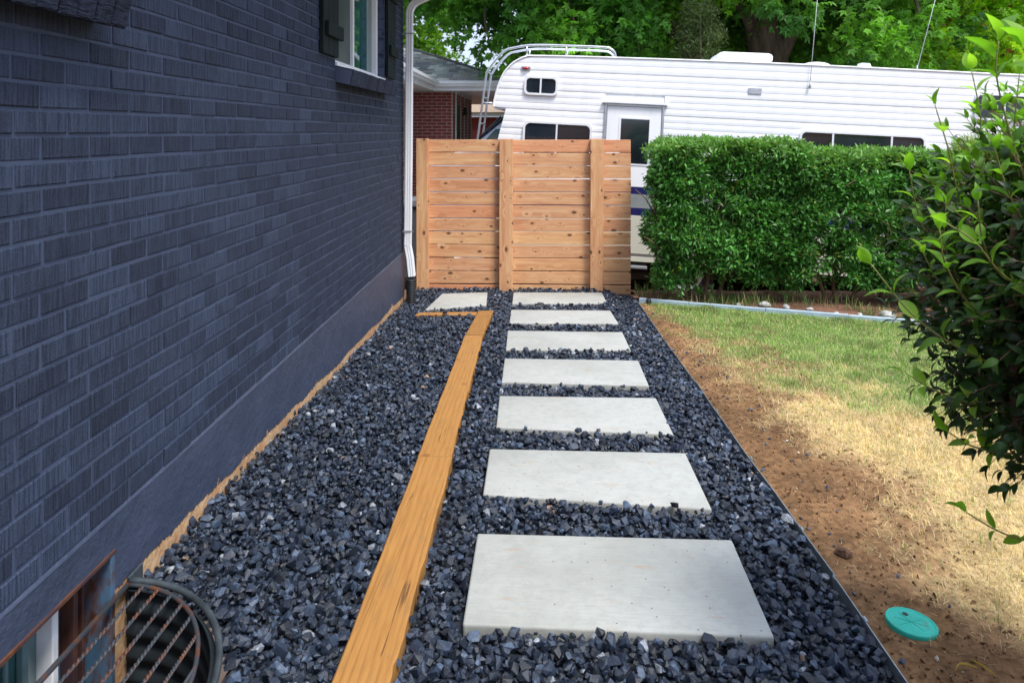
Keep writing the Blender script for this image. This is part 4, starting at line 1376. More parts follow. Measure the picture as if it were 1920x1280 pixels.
def rv_window(u0, u1, w0, w1, r, bars, fw=0.035, label=None, m='dark_glass', thick=0.024):
    cu, cw = (u0 + u1) / 2, (w0 + w1) / 2
    root = empty('window', (cu, -0.02, cw + W0), rv)
    if label: root['label'] = label
    bm = bmesh.new()
    ring_bm(bm, rounded(u0 - cu, u1 - cu, w0 - cw, w1 - cw, r), rounded(u0 - cu + fw, u1 - cu - fw, w0 - cw + fw, w1 - cw - fw, max(r - fw * .6, 0.01)), -0.012, 0.012)
    link('frame', bm_mesh('frame', bm, M['white_metal']), root)
    edges = [u0 - cu + fw * .8] + [b - cu for b in bars] + [u1 - cu - fw * .8]
    for i, (a, b_) in enumerate(zip(edges, edges[1:])):
        lo = a if i == 0 else a + 0.0101; hi = b_ if i == len(edges) - 2 else b_ - 0.0101
        bm = bmesh.new()
        rr_ = rounded(u0 - cu + fw * .9, u1 - cu - fw * .9, w0 - cw + fw * .9, w1 - cw - fw * .9, max(r - fw * .6, 0.01))
        poly = [(min(max(x, lo), hi), z) for x, z in rr_]
        prism(bm, poly, 0.004, 0.009)
        bmesh.ops.remove_doubles(bm, verts=bm.verts[:], dist=0.0005)
        link('pane', bm_mesh('pane', bm, M[m]), root)
    for b_ in bars:
        bm = bmesh.new(); add_box(bm, b_ - cu - 0.010, b_ - cu + 0.010, -0.010, 0.008, w0 - cw + fw, w1 - cw - fw)
        link('divider', bm_mesh('divider', bm, M['white_metal']), root)
    return root
rv_window(0.292, 0.712, 1.850, 2.085, 0.06, [0.498], 0.026)
rv_window(0.305, 1.165, 1.03, 1.525, 0.08, [0.726], 0.026)
rv_window(3.645, 5.085, 1.02, 1.580, 0.07, [4.030, 4.700], 0.024)
rv_window(5.605, 6.35, 1.80, 2.12, 0.06, [5.93], 0.026)
# entry door
dr = empty('door', (1.67, -0.02, 0.9 + W0), rv)
dl = dr.location
rbox('frame', 1.305, 1.335, -0.022, 0.010, -0.05, 1.79, M['aluminium'], 0.004, dr)
rbox('frame', 2.005, 2.035, -0.022, 0.010, -0.05, 1.79, M['aluminium'], 0.004, dr)
rbox('frame', 1.336, 2.004, -0.022, 0.010, 1.762, 1.79, M['aluminium'], 0.004, dr)
rbox('leaf', 1.340, 2.000, -0.014, 0.011, 0.776, 1.758, M['rv_white'], 0.004, dr)
rbox('stripe', 1.340, 2.000, -0.013, 0.010, 0.689, 0.774, M['navy'], 0, dr)
rbox('stripe', 1.340, 2.000, -0.013, 0.010, 0.519, 0.688, M['grey_stripe'], 0, dr)
rbox('stripe', 1.340, 2.000, -0.013, 0.010, 0.427, 0.518, M['navy'], 0, dr)
rbox('lower_leaf', 1.340, 2.000, -0.014, 0.010, -0.045, 0.426, M['rv_cream'], 0.003, dr)
rbox('window_rim', 1.490, 1.885, -0.021, -0.0145, 1.04, 1.635, M['rv_white'], 0.003, dr)
rbox('pane', 1.515, 1.860, -0.0235, -0.0215, 1.065, 1.610, M['dark_glass'], 0, dr)
rbox('handle', 1.905, 1.965, -0.034, -0.0145, 0.93, 0.99, M['black'], 0.004, dr)
# drip cap above the door
bm = bmesh.new(); prism(bm, [(1.27, 0), (1.295, 0.028), (2.045, 0.028), (2.072, 0)], -0.045, 0.0)
rp('drip_cap', bm_mesh('drip_cap', bm, M['rv_white']), (0, -.0085, 1.797))
rbox('drip_edge', 1.29, 2.05, -0.050, -0.0085, 1.790, 1.7965, M['grey_metal'])
# marker light, vent plate, porch light, fridge vent
bm = bmesh.new(); bmesh.ops.create_uvsphere(bm, u_segments=16, v_segments=8, radius=1)
for v in bm.verts: v.co = Vector((v.co.x * 0.045, v.co.y * 0.02, v.co.z * 0.017))
ml = rp('marker_light', bm_mesh('marker_light', bm, M['red_lens'], True), (0.30, -0.022, 2.178))
bm = bmesh.new(); ring_bm(bm, rounded(-.062, .062, -.024, .024, .022), rounded(-.044, .044, -.014, .014, .012), -0.006, 0.012)
link('bezel', bm_mesh('bezel', bm, M['aluminium']), ml, (0, 0.010, 0))
vp_ = rbox('vent_plate', 3.02, 3.178, -0.014, -0.007, 1.985, 2.058, M['aluminium'], 0.002)
for dx in (-0.07, 0.07):
    for dz in (-0.028, 0.028):
        bm = bmesh.new(); bmesh.ops.create_icosphere(bm, subdivisions=1, radius=0.004)
        link('screw', bm_mesh('screw', bm, M['grey_metal']), vp_, (dx, -0.004, dz))
bm = bmesh.new()
tube_bm(bm, [(0, -0.01, 0.06), (0, -0.03, 0.03), (0, -0.045, 0.0), (0, -0.045, -0.03), (0, -0.045, -0.045)], [0.012, 0.02, 0.034, 0.042, 0.02], 12)
rp('porch_light', bm_mesh('porch_light', bm, M['aluminium'], True), (5.43, 0, 1.56))
rbox('hatch', 5.36, 5.62, -0.016, -0.007, 1.27, 1.425, M['dark_under'], 0.002)
# roof equipment
bm = bmesh.new()
prism(bm, [(-0.325, -0.02), (-0.33, 0.04), (-0.31, 0.065), (-0.27, 0.078), (0.27, 0.078), (0.31, 0.066), (0.33, 0.04), (0.325, -0.02)], -0.30, 0.30)
bevel(bm, 0.01, 2)
rv1 = rp('roof_vent_lid', bm_mesh('roof_vent_lid', bm, M['rv_white'], True), (3.0, 0.45, 2.425))
rbox('roof_vent_base', 2.69, 3.31, 0.19, 0.71, 2.345, 2.404, M['rv_white'], 0.004)
bm = bmesh.new(); bmesh.ops.create_uvsphere(bm, u_segments=20, v_segments=10, radius=1)
for v in bm.verts: v.co = Vector((v.co.x * 0.17, v.co.y * 0.17, max(v.co.z, 0) * 0.055))
rp('roof_dome', bm_mesh('roof_dome', bm, M['rv_white'], True), (3.87, 0.22, 2.372))
bm = bmesh.new(); prism(bm, [(-0.07, -0.01), (-0.055, 0.052), (0.05, 0.052), (0.075, -0.01)], -0.06, 0.06); bevel(bm, 0.005)
rp('plumbing_vent', bm_mesh('plumbing_vent', bm, M['rv_white']), (4.42, 0.2, 2.378))
rbox('air_conditioner', 5.15, 5.75, 0.9, 1.5, 2.33, 2.40, M['dark_under'], 0.02)
# whip aerials
def aerial(u, w, u2, w2, d):
    a = Vector((u, d, w + W0))
    t = tube('aerial', [(0, 0, 0), ((u2 - u) * 1.6, 0, (w2 - w) * 1.6)], [0.0042, 0.0022], M['white_metal'], rv, 6)
    t.location = a
    bm = bmesh.new(); tube_bm(bm, [(0, 0, -0.035), (0, 0, -0.02), (0, 0, 0.0), (0, 0, 0.05)], [0.006, 0.016, 0.014, 0.006], 8)
    link('mount', bm_mesh('mount', bm, M['grey_metal'], True), t)
aerial(3.73, 2.115, 3.762, 3.151, -0.03)
aerial(4.972, 2.37, 5.132, 3.195, 0.05)
# roof rail and ladder over the bunk
def rail(d):
    p = [(-0.30, d, 1.10), (-0.271, d, 1.274), (-0.235, d, 1.70), (-0.204, d, 2.06), (-0.19, d, 2.12), (-0.13, d, 2.22), (-0.021, d, 2.355), (0.04, d, 2.405), (0.10, d, 2.425), (0.358, d, 2.475), (0.8, d, 2.485), (1.25, d, 2.485), (1.345, d, 2.465), (1.395, d, 2.42), (1.410, d, 2.35)]
    return smooth_path([(a, b_, c + W0) for a, b_, c in p], 4)
rr_ = empty('roof_rail', (0, 0, 0), rv)
tube('side_rail', rail(0.03), 0.0145, M['aluminium'], rr_, 10)
tube('side_rail', rail(0.44), 0.0145, M['aluminium'], rr_, 10)
for u, wa, wb in ((0.298, 2.33, 2.468), (0.793, 2.34, 2.485)):
    for d in (0.03, 0.44):
        tube('post', [(u, d, wa + W0), (u, d, wb + W0)], 0.012, M['aluminium'], rr_, 8)
for u, w in ((-0.250, 1.46), (-0.222, 1.79), (-0.19, 2.115)):
    tube('rung', [(u, 0.03, w + W0), (u, 0.44, w + W0)], 0.011, M['aluminium'], rr_, 8)
tube('bracket', [(-0.234, 0.03, 1.722 + W0), (-0.075, 0.03, 1.722 + W0)], 0.012, M['aluminium'], rr_, 8)
# cab below the bunk
cab = [(-0.95, 0.0), (-0.98, 0.75), (-0.90, 0.97), (-0.52, 1.06), (-0.32, 1.16), (0.06, 1.55), (0.12, 1.63), (0.4, 1.63), (0.4, -0.05)]
bm = bmesh.new(); prism(bm, cab, 0.28, 1.98); bevel(bm, 0.03, 2)
rp('cab', bm_mesh('cab', bm, simple('pale_blue_grey_cab', (0.36, 0.42, 0.50), (0.32, 0.37, 0.45), 3, 0.3), True))
bm = bmesh.new(); prism(bm, [(-0.335, 1.165), (-0.315, 1.18), (0.045, 1.545), (0.028, 1.55)], 0.34, 1.92)
rp('windscreen', bm_mesh('windscreen', bm, M['windshield']), (-0.03, 0, 0.02))
bm = bmesh.new(); prism(bm, [(-0.26, 1.10), (-0.06, 1.34), (0.0, 1.34), (0.0, 1.10)], 0.268, 0.279)
rp('side_window', bm_mesh('side_window', bm, M['windshield']), (-0.02, 0, 0.06))
tube('windscreen_trim', [(-0.36, 0.30, 1.19 + W0), (-0.02, 0.30, 1.565 + W0)], 0.014, M['black'], rv, 8)
rbox('bumper', -1.08, -0.96, 0.22, 2.04, -0.08, 0.06, M['aluminium'], 0.02)
# chassis and wheels
rbox('chassis', 0.1, LEN - .3, 0.35, 1.9, -0.34, -0.145, M['dark_under'])
rbox('step', 1.42, 1.92, -0.06, 0.25, -0.22, -0.19, M['grey_metal'], 0.005)
def wheel(u, d):
    w = empty('wheel', (u, d, -0.27 + W0), rv)
    bm = bmesh.new()
    pr = [(0.20, -0.10), (0.31, -0.105), (0.345, -0.085), (0.352, -0.06), (0.352, 0.06), (0.345, 0.085), (0.31, 0.105), (0.20, 0.10)]
    rg = [[bm.verts.new((r * math.cos(2 * math.pi * k / 36), y, r * math.sin(2 * math.pi * k / 36))) for k in range(36)] for r, y in pr]
    for a, b_ in zip(rg, rg[1:]):
        for k in range(36): bm.faces.new((a[k], a[(k + 1) % 36], b_[(k + 1) % 36], b_[k]))
    link('tyre', bm_mesh('tyre', bm, M['tyre'], True), w)
    bm = bmesh.new()
    pr = [(0.201, -0.09), (0.19, -0.08), (0.16, -0.04), (0.10, -0.05), (0.06, -0.09), (0.001, -0.095)]
    rg = [[bm.verts.new((r * math.cos(2 * math.pi * k / 28), y, r * math.sin(2 * math.pi * k / 28))) for k in range(28)] for r, y in pr]
    for a, b_ in zip(rg, rg[1:]):
        for k in range(28): bm.faces.new((a[k], a[(k + 1) % 28], b_[(k + 1) % 28], b_[k]))
    link('rim', bm_mesh('rim', bm, M['white_metal'], True), w)
for u, d in ((-0.35, 0.40), (-0.35, 1.85), (2.42, 0.22), (2.42, 2.0), (5.2, 0.22), (5.2, 2.0)): wheel(u, d)
tube('drain_tube', [(3.3, 0.06, -0.20 + W0), (3.95, 0.06, -0.20 + W0)], 0.06, M['pink_pipe'], rv, 14)
tube('drain_tube', [(4.9, 0.06, -0.22 + W0), (5.7, 0.06, -0.22 + W0)], 0.06, M['pink_pipe'], rv, 14)

# ================================================================== NEIGHBOUR'S RED BRICK HOUSE
nb = empty('red_brick_house', (-4.0, 15.5, -0.62))
tag(nb, 'red brick house with grey shingle hip roof and white gutters, left of the motorhome', 'house')
NO = Vector(nb.location)
def nbox(name, x0, x1, y0, y1, z0, z1, m, bev=0.0):
    return box(name, x0 - NO.x, x1 - NO.x, y0 - NO.y, y1 - NO.y, z0 - NO.z, z1 - NO.z, m, nb, bev)
nbox('wall', -8.0, -1.732, 14.581, 18.9, -0.62, 2.20, M['grey_mortar'])
RB = [brick_mesh('brick', 0.05, 0.193, 0.0577, M['red_brick'], 700 + i, 0.001, 0.002) for i in range(4)]
count = 0
pend = []
row = 0
z = -0.60
while z < 2.17:
    offx = (row % 2) * 0.1015
    x = -1.748 - 0.0965 - offx + 0.0
    if row % 2: pend.append((-1.748 - 0.045, 14.60, z + 0.03, 0.09, 0))
    while x > -4.2:
        a = min(x + 0.0965, -1.748); b_ = x - 0.0965
        if a - b_ > 0.05: pend.append(((a + b_) / 2, 14.60, z + 0.03, a - b_, 0))
        x -= 0.203
    y = 14.73 + offx
    if row % 2: pend.append((-1.752, 14.672, z + 0.03, 0.09, 1))
    while y < 18.8:
        pend.append((-1.752, y, z + 0.03, 0.193, 1)); y += 0.203
    z += 0.0677; row += 1
def nbkey(q):
    x, y, z, l, s_ = q
    v = in_frame(x, y, z, 0.0) and z > 0.9 and x > -0.19 * y - 0.05
    return (not v, s_, y)
pend.sort(key=nbkey)
BV, BF, BO = [], [], 0
for i, (x, y, z, l, s_) in enumerate(pend):
    me = RB[i % 4]
    if i < 240:
        link('brick', me, nb, (x - NO.x, y - NO.y, z - NO.z), (0, 0, R(-90) if not s_ else 0), (1, l / 0.193, 1))
    else:
        V = np.array([v.co[:] for v in me.vertices]); V[:, 1] *= l / 0.193
        if not s_: V = np.stack([V[:, 1], -V[:, 0], V[:, 2]], 1)
        V = V + np.array([x - NO.x, y - NO.y, z - NO.z])
        BV.extend(V.tolist()); BF.extend([tuple(k + BO for k in p.vertices) for p in me.polygons]); BO += len(V)
me = bpy.data.meshes.new('brickwork'); me.from_pydata(BV, [], BF); me.materials.append(M['red_brick']); me.update()
tag(link('brickwork', me, nb), kind='stuff')
# soffit, fascia, gutters
bm = bmesh.new()
for q in ((-8, -0.47, 14.02, 22.0),):
    add_box(bm, q[0] - NO.x, q[1] - NO.x, q[2] - NO.y, q[3] - NO.y, 2.205 - NO.z, 2.225 - NO.z)
add_box(bm, -8 - NO.x, -2.05 - NO.x, 9.0 - NO.y, 14.019 - NO.y, 2.205 - NO.z, 2.225 - NO.z)
link('soffit', bm_mesh('soffit', bm, M['white_metal']), nb)
nbox('wall', -8.0, -2.6, 9.6, 14.0, -0.62, 2.20, M['grey_mortar'])
nbox('fascia', -2.03, -0.45, 14.0, 14.018, 2.17, 2.30, M['white_metal'])
nbox('fascia', -2.049, -2.031, 9.0, 14.0, 2.17, 2.30, M['white_metal'])
gp = [(0, 0), (-0.07, 0), (-0.08, 0.03), (-0.105, 0.05), (-0.105, 0.10), (-0.115, 0.10), (-0.115, 0.045), (-0.09, 0.022), (-0.08, -0.01), (0, -0.01)]
bm = bmesh.new()
a = [bm.verts.new((-2.02 - NO.x, 13.998 + p - NO.y, 2.26 + q - NO.z)) for p, q in gp]; b_ = [bm.verts.new((-0.40 - NO.x, 13.998 + p - NO.y, 2.26 + q - NO.z)) for p, q in gp]
for i in range(len(gp)): bm.faces.new((a[i], a[(i + 1) % len(gp)], b_[(i + 1) % len(gp)], b_[i]))
link('gutter', bm_mesh('gutter', bm, M['white_metal']), nb)
bm = bmesh.new()
a = [bm.verts.new((-2.029 - p - NO.x, 9.0 - NO.y, 2.26 + q - NO.z)) for p, q in gp]; b_ = [bm.verts.new((-2.029 - p - NO.x, 13.88 - NO.y, 2.26 + q - NO.z)) for p, q in gp]
for i in range(len(gp)): bm.faces.new((a[i], a[(i + 1) % len(gp)], b_[(i + 1) % len(gp)], b_[i]))
link('gutter', bm_mesh('gutter', bm, M['white_metal']), nb)
# roof planes
RS = 0.375
bm = bmesh.new()
def rv3(*p): return bm.verts.new(Vector(p) - NO)
ex, ey, ez = -0.42, 13.93, 2.33
T = 4.2
f1 = [rv3(ex, ey, ez), rv3(ex - T, ey + T, ez + RS * T), rv3(-9, ey + T, ez + RS * T), rv3(-9, ey, ez)]
bm.faces.new(f1)
f2 = [rv3(ex, ey, ez), rv3(ex, ey + 2 * T, ez), rv3(ex - T, ey + T, ez + RS * T)]
bm.faces.new(f2)
bm.faces.new([rv3(-9, ey + T, ez + RS * T), rv3(ex - T, ey + T, ez + RS * T), rv3(ex, ey + 2 * T, ez), rv3(-9, ey + 2 * T, ez)])
# wing towards the camera
bm.faces.new([rv3(-2.0, 8.9, ez), rv3(-2.0, ey + .0, ez), rv3(-5.0, ey + 3.0, ez + RS * 3), rv3(-5.0, 8.9, ez + RS * 3)])
link('roof', bm_mesh('roof', bm, simple('roof_felt', (0.06, 0.06, 0.06), None, 9, 0.95)), nb)
# shingles on the slope facing the camera, row by row
VS, FS, CS, so_ = [], [], [], 0
rs = random.Random(5)
nsh = 0
row = 0
t = 0.0
PAL = [(0.30, 0.32, 0.34), (0.23, 0.25, 0.27), (0.35, 0.34, 0.32), (0.27, 0.265, 0.25), (0.40, 0.42, 0.42), (0.20, 0.215, 0.235)]
SHM = {}
while t < 3.4:
    xr = ex - t; xl = -4.8
    x = xr - rs.uniform(0.0, 0.1)
    while x > xl:
        w = rs.uniform(0.10, 0.26)
        c = PAL[rs.randrange(len(PAL))]
        if rs.random() < 0.10: c = (0.52, 0.56, 0.54); w = 0.20
        pop = 0.012 if c[0] > 0.3 or rs.random() < .4 else 0.007
        x0 = x - w; dy = 0.145
        vv = []
        for (xx, yy, th) in ((x0 + .003, t - 0.012, pop), (x - .003, t - 0.012, pop), (x - .003, t + dy, 0.002), (x0 + .003, t + dy, 0.002)):
            vv.append((xx, ey + yy, ez + RS * yy + th + 0.003))
        base = [(p[0], p[1], ez + RS * (p[1] - ey) - 0.002) for p in vv]
        ctr = np.array(vv[0])
        V = np.array(vv + base) - ctr
        F = np.array([(0, 1, 2, 3), (4, 5, 1, 0), (5, 6, 2, 1), (7, 4, 0, 3)])
        valley = -2.0 - (t)          # left of this lies the wing
        vis_ = x0 > -0.178 * (ey + t) - 0.3 and x0 > -3.9 and t < 2.6
        if vis_ and nsh < 300:
            me = np_mesh('shingle', V, F, M['shingle'], np.tile(np.array(c), (8, 1)))
            link('shingle', me, nb, Vector(ctr) - NO); nsh += 1
        else:
            VS.append(V + ctr - np.array(NO[:])); FS.append(F + so_); CS.append(np.tile(np.array(c), (8, 1))); so_ += 8
        x -= w
    t += 0.13; row += 1
if VS:
    tag(link('roof_covering', np_mesh('roof_covering', np.concatenate(VS), np.concatenate(FS), M['shingle'], np.concatenate(CS)), nb), kind='stuff')
# hip cap
tube('hip_cap', [Vector((ex, ey, ez + .02)) - NO, Vector((ex - T, ey + T, ez + RS * T + .02)) - NO], 0.035, simple('hip_shingle', (0.15, 0.15, 0.15), (0.10, 0.10, 0.10), 12, 0.9), nb, 8)
# white trims on the shaded side wall
for y, w in ((15.0, 0.10), (15.95, 0.05), (16.75, 0.05), (17.6, 0.05), (18.5, 0.05)):
    nbox('trim', -1.735 + .012, -1.70, y, y + w, -0.3, 2.2, M['white_metal'] if y < 15.5 else M['grey_metal'], 0.004)
nbox('door', -1.735 + .012, -1.715, 15.12, 15.88, -0.4, 1.95, simple('dark_door', (0.03, 0.025, 0.025), None, 4, 0.5), 0.003)
tube('wall_light', [Vector((-1.66, 16.5, 1.75)) - NO, Vector((-1.66, 16.5, 1.92)) - NO], [0.06, 0.03], M['black'], nb, 10)
nbox('meter_box', -2.40, -2.18, 14.42, 14.57, 0.60, 0.76, simple('dark_blue_grey_box', (0.05, 0.07, 0.10), None, 5, 0.5), 0.01)

# farther house glimpsed between ladder and bunk
fh = empty('far_brick_house', (0.5, 31, -0.6))
tag(fh, 'distant brick house with tan roof glimpsed between ladder rail and bunk', 'house')
def fbox(name, x0, x1, y0, y1, z0, z1, m): return box(name, x0 - .5, x1 - .5, y0 - 31, y1 - 31, z0 + .6, z1 + .6, m, fh)
fbox('wall', -6, 6, 30, 34, -0.6, 1.98, M['red_brick'])
fbox('fascia', -6.4, 6.4, 29.5, 29.53, 1.98, 2.16, M['white_metal'])
bm = bmesh.new()
prism(bm, [(-6.5, 0), (-4.5, 0.9), (4.5, 0.9), (6.5, 0)], -1.6, 3.4)
for v in bm.verts:
    if v.co.z > 0.5 and v.co.y < 0: v.co.y = 0.9
link('roof', bm_mesh('roof', bm, simple('tan_roof', (0.30, 0.22, 0.15), (0.24, 0.17, 0.12), 12, 0.9)), fh, (-.5, 0, 2.765))

# bin and orange cord beside the fence
bn = empty('wheelie_bin', (-1.62, 9.45, -0.53))
bm = bmesh.new()
prism(bm, [(-0.24, 0.0), (0.24, 0.0), (0.29, 0.92), (-0.29, 0.92)], -0.28, 0.28); bevel(bm, 0.02, 2)
link('bin_body', bm_mesh('bin_body', bm, M['bin']), bn)
bm = bmesh.new(); prism(bm, [(-0.32, 0.93), (0.32, 0.93), (0.30, 0.985), (0.1, 1.02), (-0.28, 1.0)], -0.31, 0.31); bevel(bm, 0.012, 2)
link('bin_lid', bm_mesh('bin_lid', bm, simple('grey_lid', (0.16, 0.18, 0.20), None, 5, 0.5)), bn)
for y in (-0.22, 0.22):
    link('wheel', bm_mesh('wheel', (lambda b: (tube_bm(b, [(-0.26, y - .02, 0.08), (-0.26, y + .02, 0.08)], 0.08, 16), b)[1])(bmesh.new()), M['tyre']), bn)
tag(bn, 'dark wheeled bin with grey lid between downspout and fence', 'bin')
pts = smooth_path([(-3.2, 11.3, -0.59), (-2.4, 11.05, -0.588), (-1.8, 11.15, -0.588), (-1.2, 11.0, -0.588), (-0.5, 11.2, -0.59)], 5)
tag(tube('extension_cord', pts, 0.011, M['orange'], None, 8), 'thin orange cord lying on the driveway behind the fence', 'cord')

# ================================================================== FOLIAGE
def leaf_template(kind):
    if kind == 'small':                 # folded lance shape, base at origin, +X to the tip
        V = [(0, 0, 0), (0.45, 0.21, 0.06), (1, 0, -0.08), (0.45, -0.21, 0.06)]
        F = [(0, 2, 1), (0, 3, 2)]
    elif kind == 'maple':
        V = [(0, 0, 0)]; F = []
        for a, l, w in ((0, 1.0, 0.22), (52, 0.86, 0.20), (-52, 0.86, 0.20), (112, 0.5, 0.17), (-112, 0.5, 0.17)):
            c, s_ = math.cos(R(a)), math.sin(R(a))
            k = len(V)
            V += [(0.42 * l * c - w * s_ - 0.1 * c, 0.42 * l * s_ + w * c - 0.1 * s_, 0.05), (l * c, l * s_, -0.12 * l), (0.42 * l * c + w * s_ - 0.1 * c, 0.42 * l * s_ - w * c - 0.1 * s_, 0.05)]
            F += [(0, k + 2, k + 1), (0, k + 1, k)]
    elif kind == 'needle':
        V = [(0, 0.0, 0), (0.5, 0.07, 0), (1, 0, 0), (0.5, -0.07, 0)]; F = [(0, 2, 1), (0, 3, 2)]
    return np.array(V, dtype=float), np.array(F)
def orient(D, U):
    """rotation matrices with local X along D and local Z near U"""
    D = D / np.linalg.norm(D, axis=1)[:, None]
    Y = np.cross(U, D); Y /= np.maximum(np.linalg.norm(Y, axis=1), 1e-6)[:, None]
    Z = np.cross(D, Y)
    return np.stack([D, Y, Z], -1)
def unit(n):
    v = rng.normal(size=(n, 3)); return v / np.linalg.norm(v, axis=1)[:, None]
def sprays(name, centres, dirs, per, spread, size, kind, colf, m, parent=None, droop=0.0):
    """leaf sprays: each centre carries a short twig along dirs with leaves either side"""
    n = len(centres)
    t = rng.random((n, per))
    P = centres[:, None, :] + dirs[:, None, :] * (t * spread)[..., None] + rng.normal(size=(n, per, 3)) * spread * 0.16
    D = dirs[:, None, :] * 0.6 + rng.normal(size=(n, per, 3)) * 0.75
    D[..., 2] -= droop
    P = P.reshape(-1, 3); D = D.reshape(-1, 3)
    U = np.tile(np.array([0, 0, 1.0]), (len(P), 1)) + rng.normal(size=(len(P), 3)) * 0.55
    S = size * rng.uniform(0.6, 1.2, len(P))
    V, F, C = scatter([leaf_template(kind)], P, S, orient(D, U), colf(P))
    return tag(link(name, np_mesh(name, V, F, m, C), parent), kind='stuff')

def hedge(name, x0, x1, y0, y1, ztop, lab, stems, seed, dens=1.0):
    cx = (x0 + x1) / 2
    root = empty(name, (cx, (y0 + y1) / 2 + .05, -0.29))
    ro = np.array(root.location[:])
    tag(root, lab, 'hedge', 'clipped shrubs of the hedge before the motorhome')
    # twig origins on the outside faces, pushed in and out by noise
    pts, dr_ = [], []
    def face(n, fn):
        a = rng.random((n, 2)); p, d = fn(a); pts.append(p); dr_.append(d)
    W, Hh, Dd = x1 - x0, ztop + 0.29, y1 - y0
    zb = -0.29
    k = int(3300 * dens)
    def relief(u, v, s_): return (vnoise(u, v, 3.0, seed + s_) - 0.5) * 0.20 + (vnoise(u, v, 8, seed + s_ + 1) - 0.5) * 0.17
    def front(a):
        x = x0 + W * a[:, 0]; z = zb + 0.08 + (Hh - 0.08) * a[:, 1] ** 0.9
        rdg = relief(x, z, 0)
        y = y0 + 0.02 - rdg + 0.10 * np.clip((0.35 - (z - zb)) / 0.35, 0, 1)
        return np.stack([x, y, z], 1), np.stack([rng.normal(size=len(x)) * .5, -np.ones(len(x)) * .7, rng.normal(size=len(x)) * .35 + .35], 1)
    def top(a):
        x = x0 + W * a[:, 0]; y = y0 + Dd * a[:, 1]
        z = ztop - 0.045 + relief(x, y, 5) * 0.22
        return np.stack([x, y, z], 1), np.stack([rng.normal(size=len(x)) * .35, rng.normal(size=len(x)) * .35 - .1, np.ones(len(x))], 1)
    def sideL(a):
        y = y0 + Dd * a[:, 0]; z = zb + 0.15 + (Hh - .15) * a[:, 1]
        return np.stack([x0 + 0.05 + relief(y, z, 9), y, z], 1), np.stack([-np.ones(len(y)) * .7, rng.normal(size=len(y)) * .5, rng.normal(size=len(y)) * .4 + .2], 1)
    def sideR(a):
        y = y0 + Dd * a[:, 0]; z = zb + 0.15 + (Hh - .15) * a[:, 1]
        return np.stack([x1 - 0.05 - relief(y, z, 12), y, z], 1), np.stack([np.ones(len(y)) * .7, rng.normal(size=len(y)) * .5, rng.normal(size=len(y)) * .4 + .2], 1)
    def core(a):
        x = x0 + .1 + (W - .2) * a[:, 0]; z = zb + 0.3 + (Hh - .4) * a[:, 1]; y = y0 + 0.1 + (Dd - .15) * rng.random(len(x))
        return np.stack([x, y, z], 1), unit(len(x))
    face(int(k * W * 0.75), front); face(int(k * W * 0.5), top); face(int(k * 0.36), sideL); face(int(k * 0.36), sideR); face(int(k * W * 0.42), core)
    P = np.concatenate(pts); D = np.concatenate(dr_); D /= np.linalg.norm(D, axis=1)[:, None]
    # thin places and a ragged skirt
    hz = P[:, 2] - zb
    thin = vnoise(P[:, 0], P[:, 2], 4.3, seed + 30)
    keep = rng.random(len(P)) < np.clip((thin - 0.14) / 0.25, 0.10, 1)
    edge = np.minimum(P[:, 0] - x0, x1 - P[:, 0])
    P[:, 2] -= np.clip(0.16 - edge, 0, .16) ** 2 * 1.6 * (P[:, 2] > ztop - .2)
    skirt = 0.07 + 0.17 * vnoise(P[:, 0], P[:, 0] * 0, 3.1, seed + 31)
    keep &= (hz > skirt) | (rng.random(len(P)) < 0.05)
    P, D = P[keep], D[keep]
    P[:, 2] = np.maximum(P[:, 2], zb + .06)
    def colf(p):
        n = len(p)
        q = vnoise(p[:, 0], p[:, 2], 5, seed + 40)[:, None]
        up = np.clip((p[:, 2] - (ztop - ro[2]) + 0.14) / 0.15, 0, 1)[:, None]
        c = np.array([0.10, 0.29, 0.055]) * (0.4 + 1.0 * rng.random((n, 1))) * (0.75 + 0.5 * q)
        c = c * (1 - up) + np.array([0.17, 0.35, 0.075]) * (0.6 + 0.6 * rng.random((n, 1))) * up  # top leaves lightened in colour, standing in for light from the sky
        y_ = (rng.random(n) < 0.035)[:, None]
        return np.where(y_, np.array([0.20, 0.26, 0.04]), c)
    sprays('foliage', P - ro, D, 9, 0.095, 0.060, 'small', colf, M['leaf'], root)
    # stems: several fanning up from the ground
    bm = bmesh.new()
    rs_ = random.Random(seed)
    first = True
    for (sx, lean) in stems:
        a = Vector((sx, (y0 + y1) / 2 - .1, float(bed_z(sx, 7.0)) - .02)) - Vector(ro)
        pts_ = [a]
        for k_ in range(1, 6):
            pts_.append(a + Vector((lean * k_ * .16 + rs_.uniform(-.03, .03), rs_.uniform(-.08, .05) * k_ * .5, 0.2 * k_)))
        bm = bmesh.new()
        tube_bm(bm, smooth_path(pts_, 3), [0.021 * (1 - 0.7 * q / 15) for q in range(16)], 7)
        link('stem', bm_mesh('stem', bm, M['twig'], True), root)
        for k_ in range(4):
            b0 = pts_[1 + k_ % 4]
            e = b0 + Vector((rs_.uniform(-.35, .35), rs_.uniform(-.42, -.15), rs_.uniform(.1, .45)))
            bm = bmesh.new(); tube_bm(bm, [b0, (b0 + e) / 2 + Vector((0, 0, .05)), e], [0.009, 0.006, 0.003], 5)
            link('branch', bm_mesh('branch', bm, M['twig'], True), root)
    # a few bare twigs on the face
    for k_ in range(9):
        x = rs_.uniform(x0 + .15, x1 - .15) - ro[0]; z = rs_.uniform(0.5, 1.3)
        bm = bmesh.new(); a = Vector((x, y0 - ro[1] + .03, z)); tube_bm(bm, [a, a + Vector((rs_.uniform(-.05, .07), -.04, .09)), a + Vector((rs_.uniform(-.08, .1), -.06, .2))], [0.005, 0.004, 0.002], 5)
        link('twig', bm_mesh('twig', bm, M['twig'], True), root)
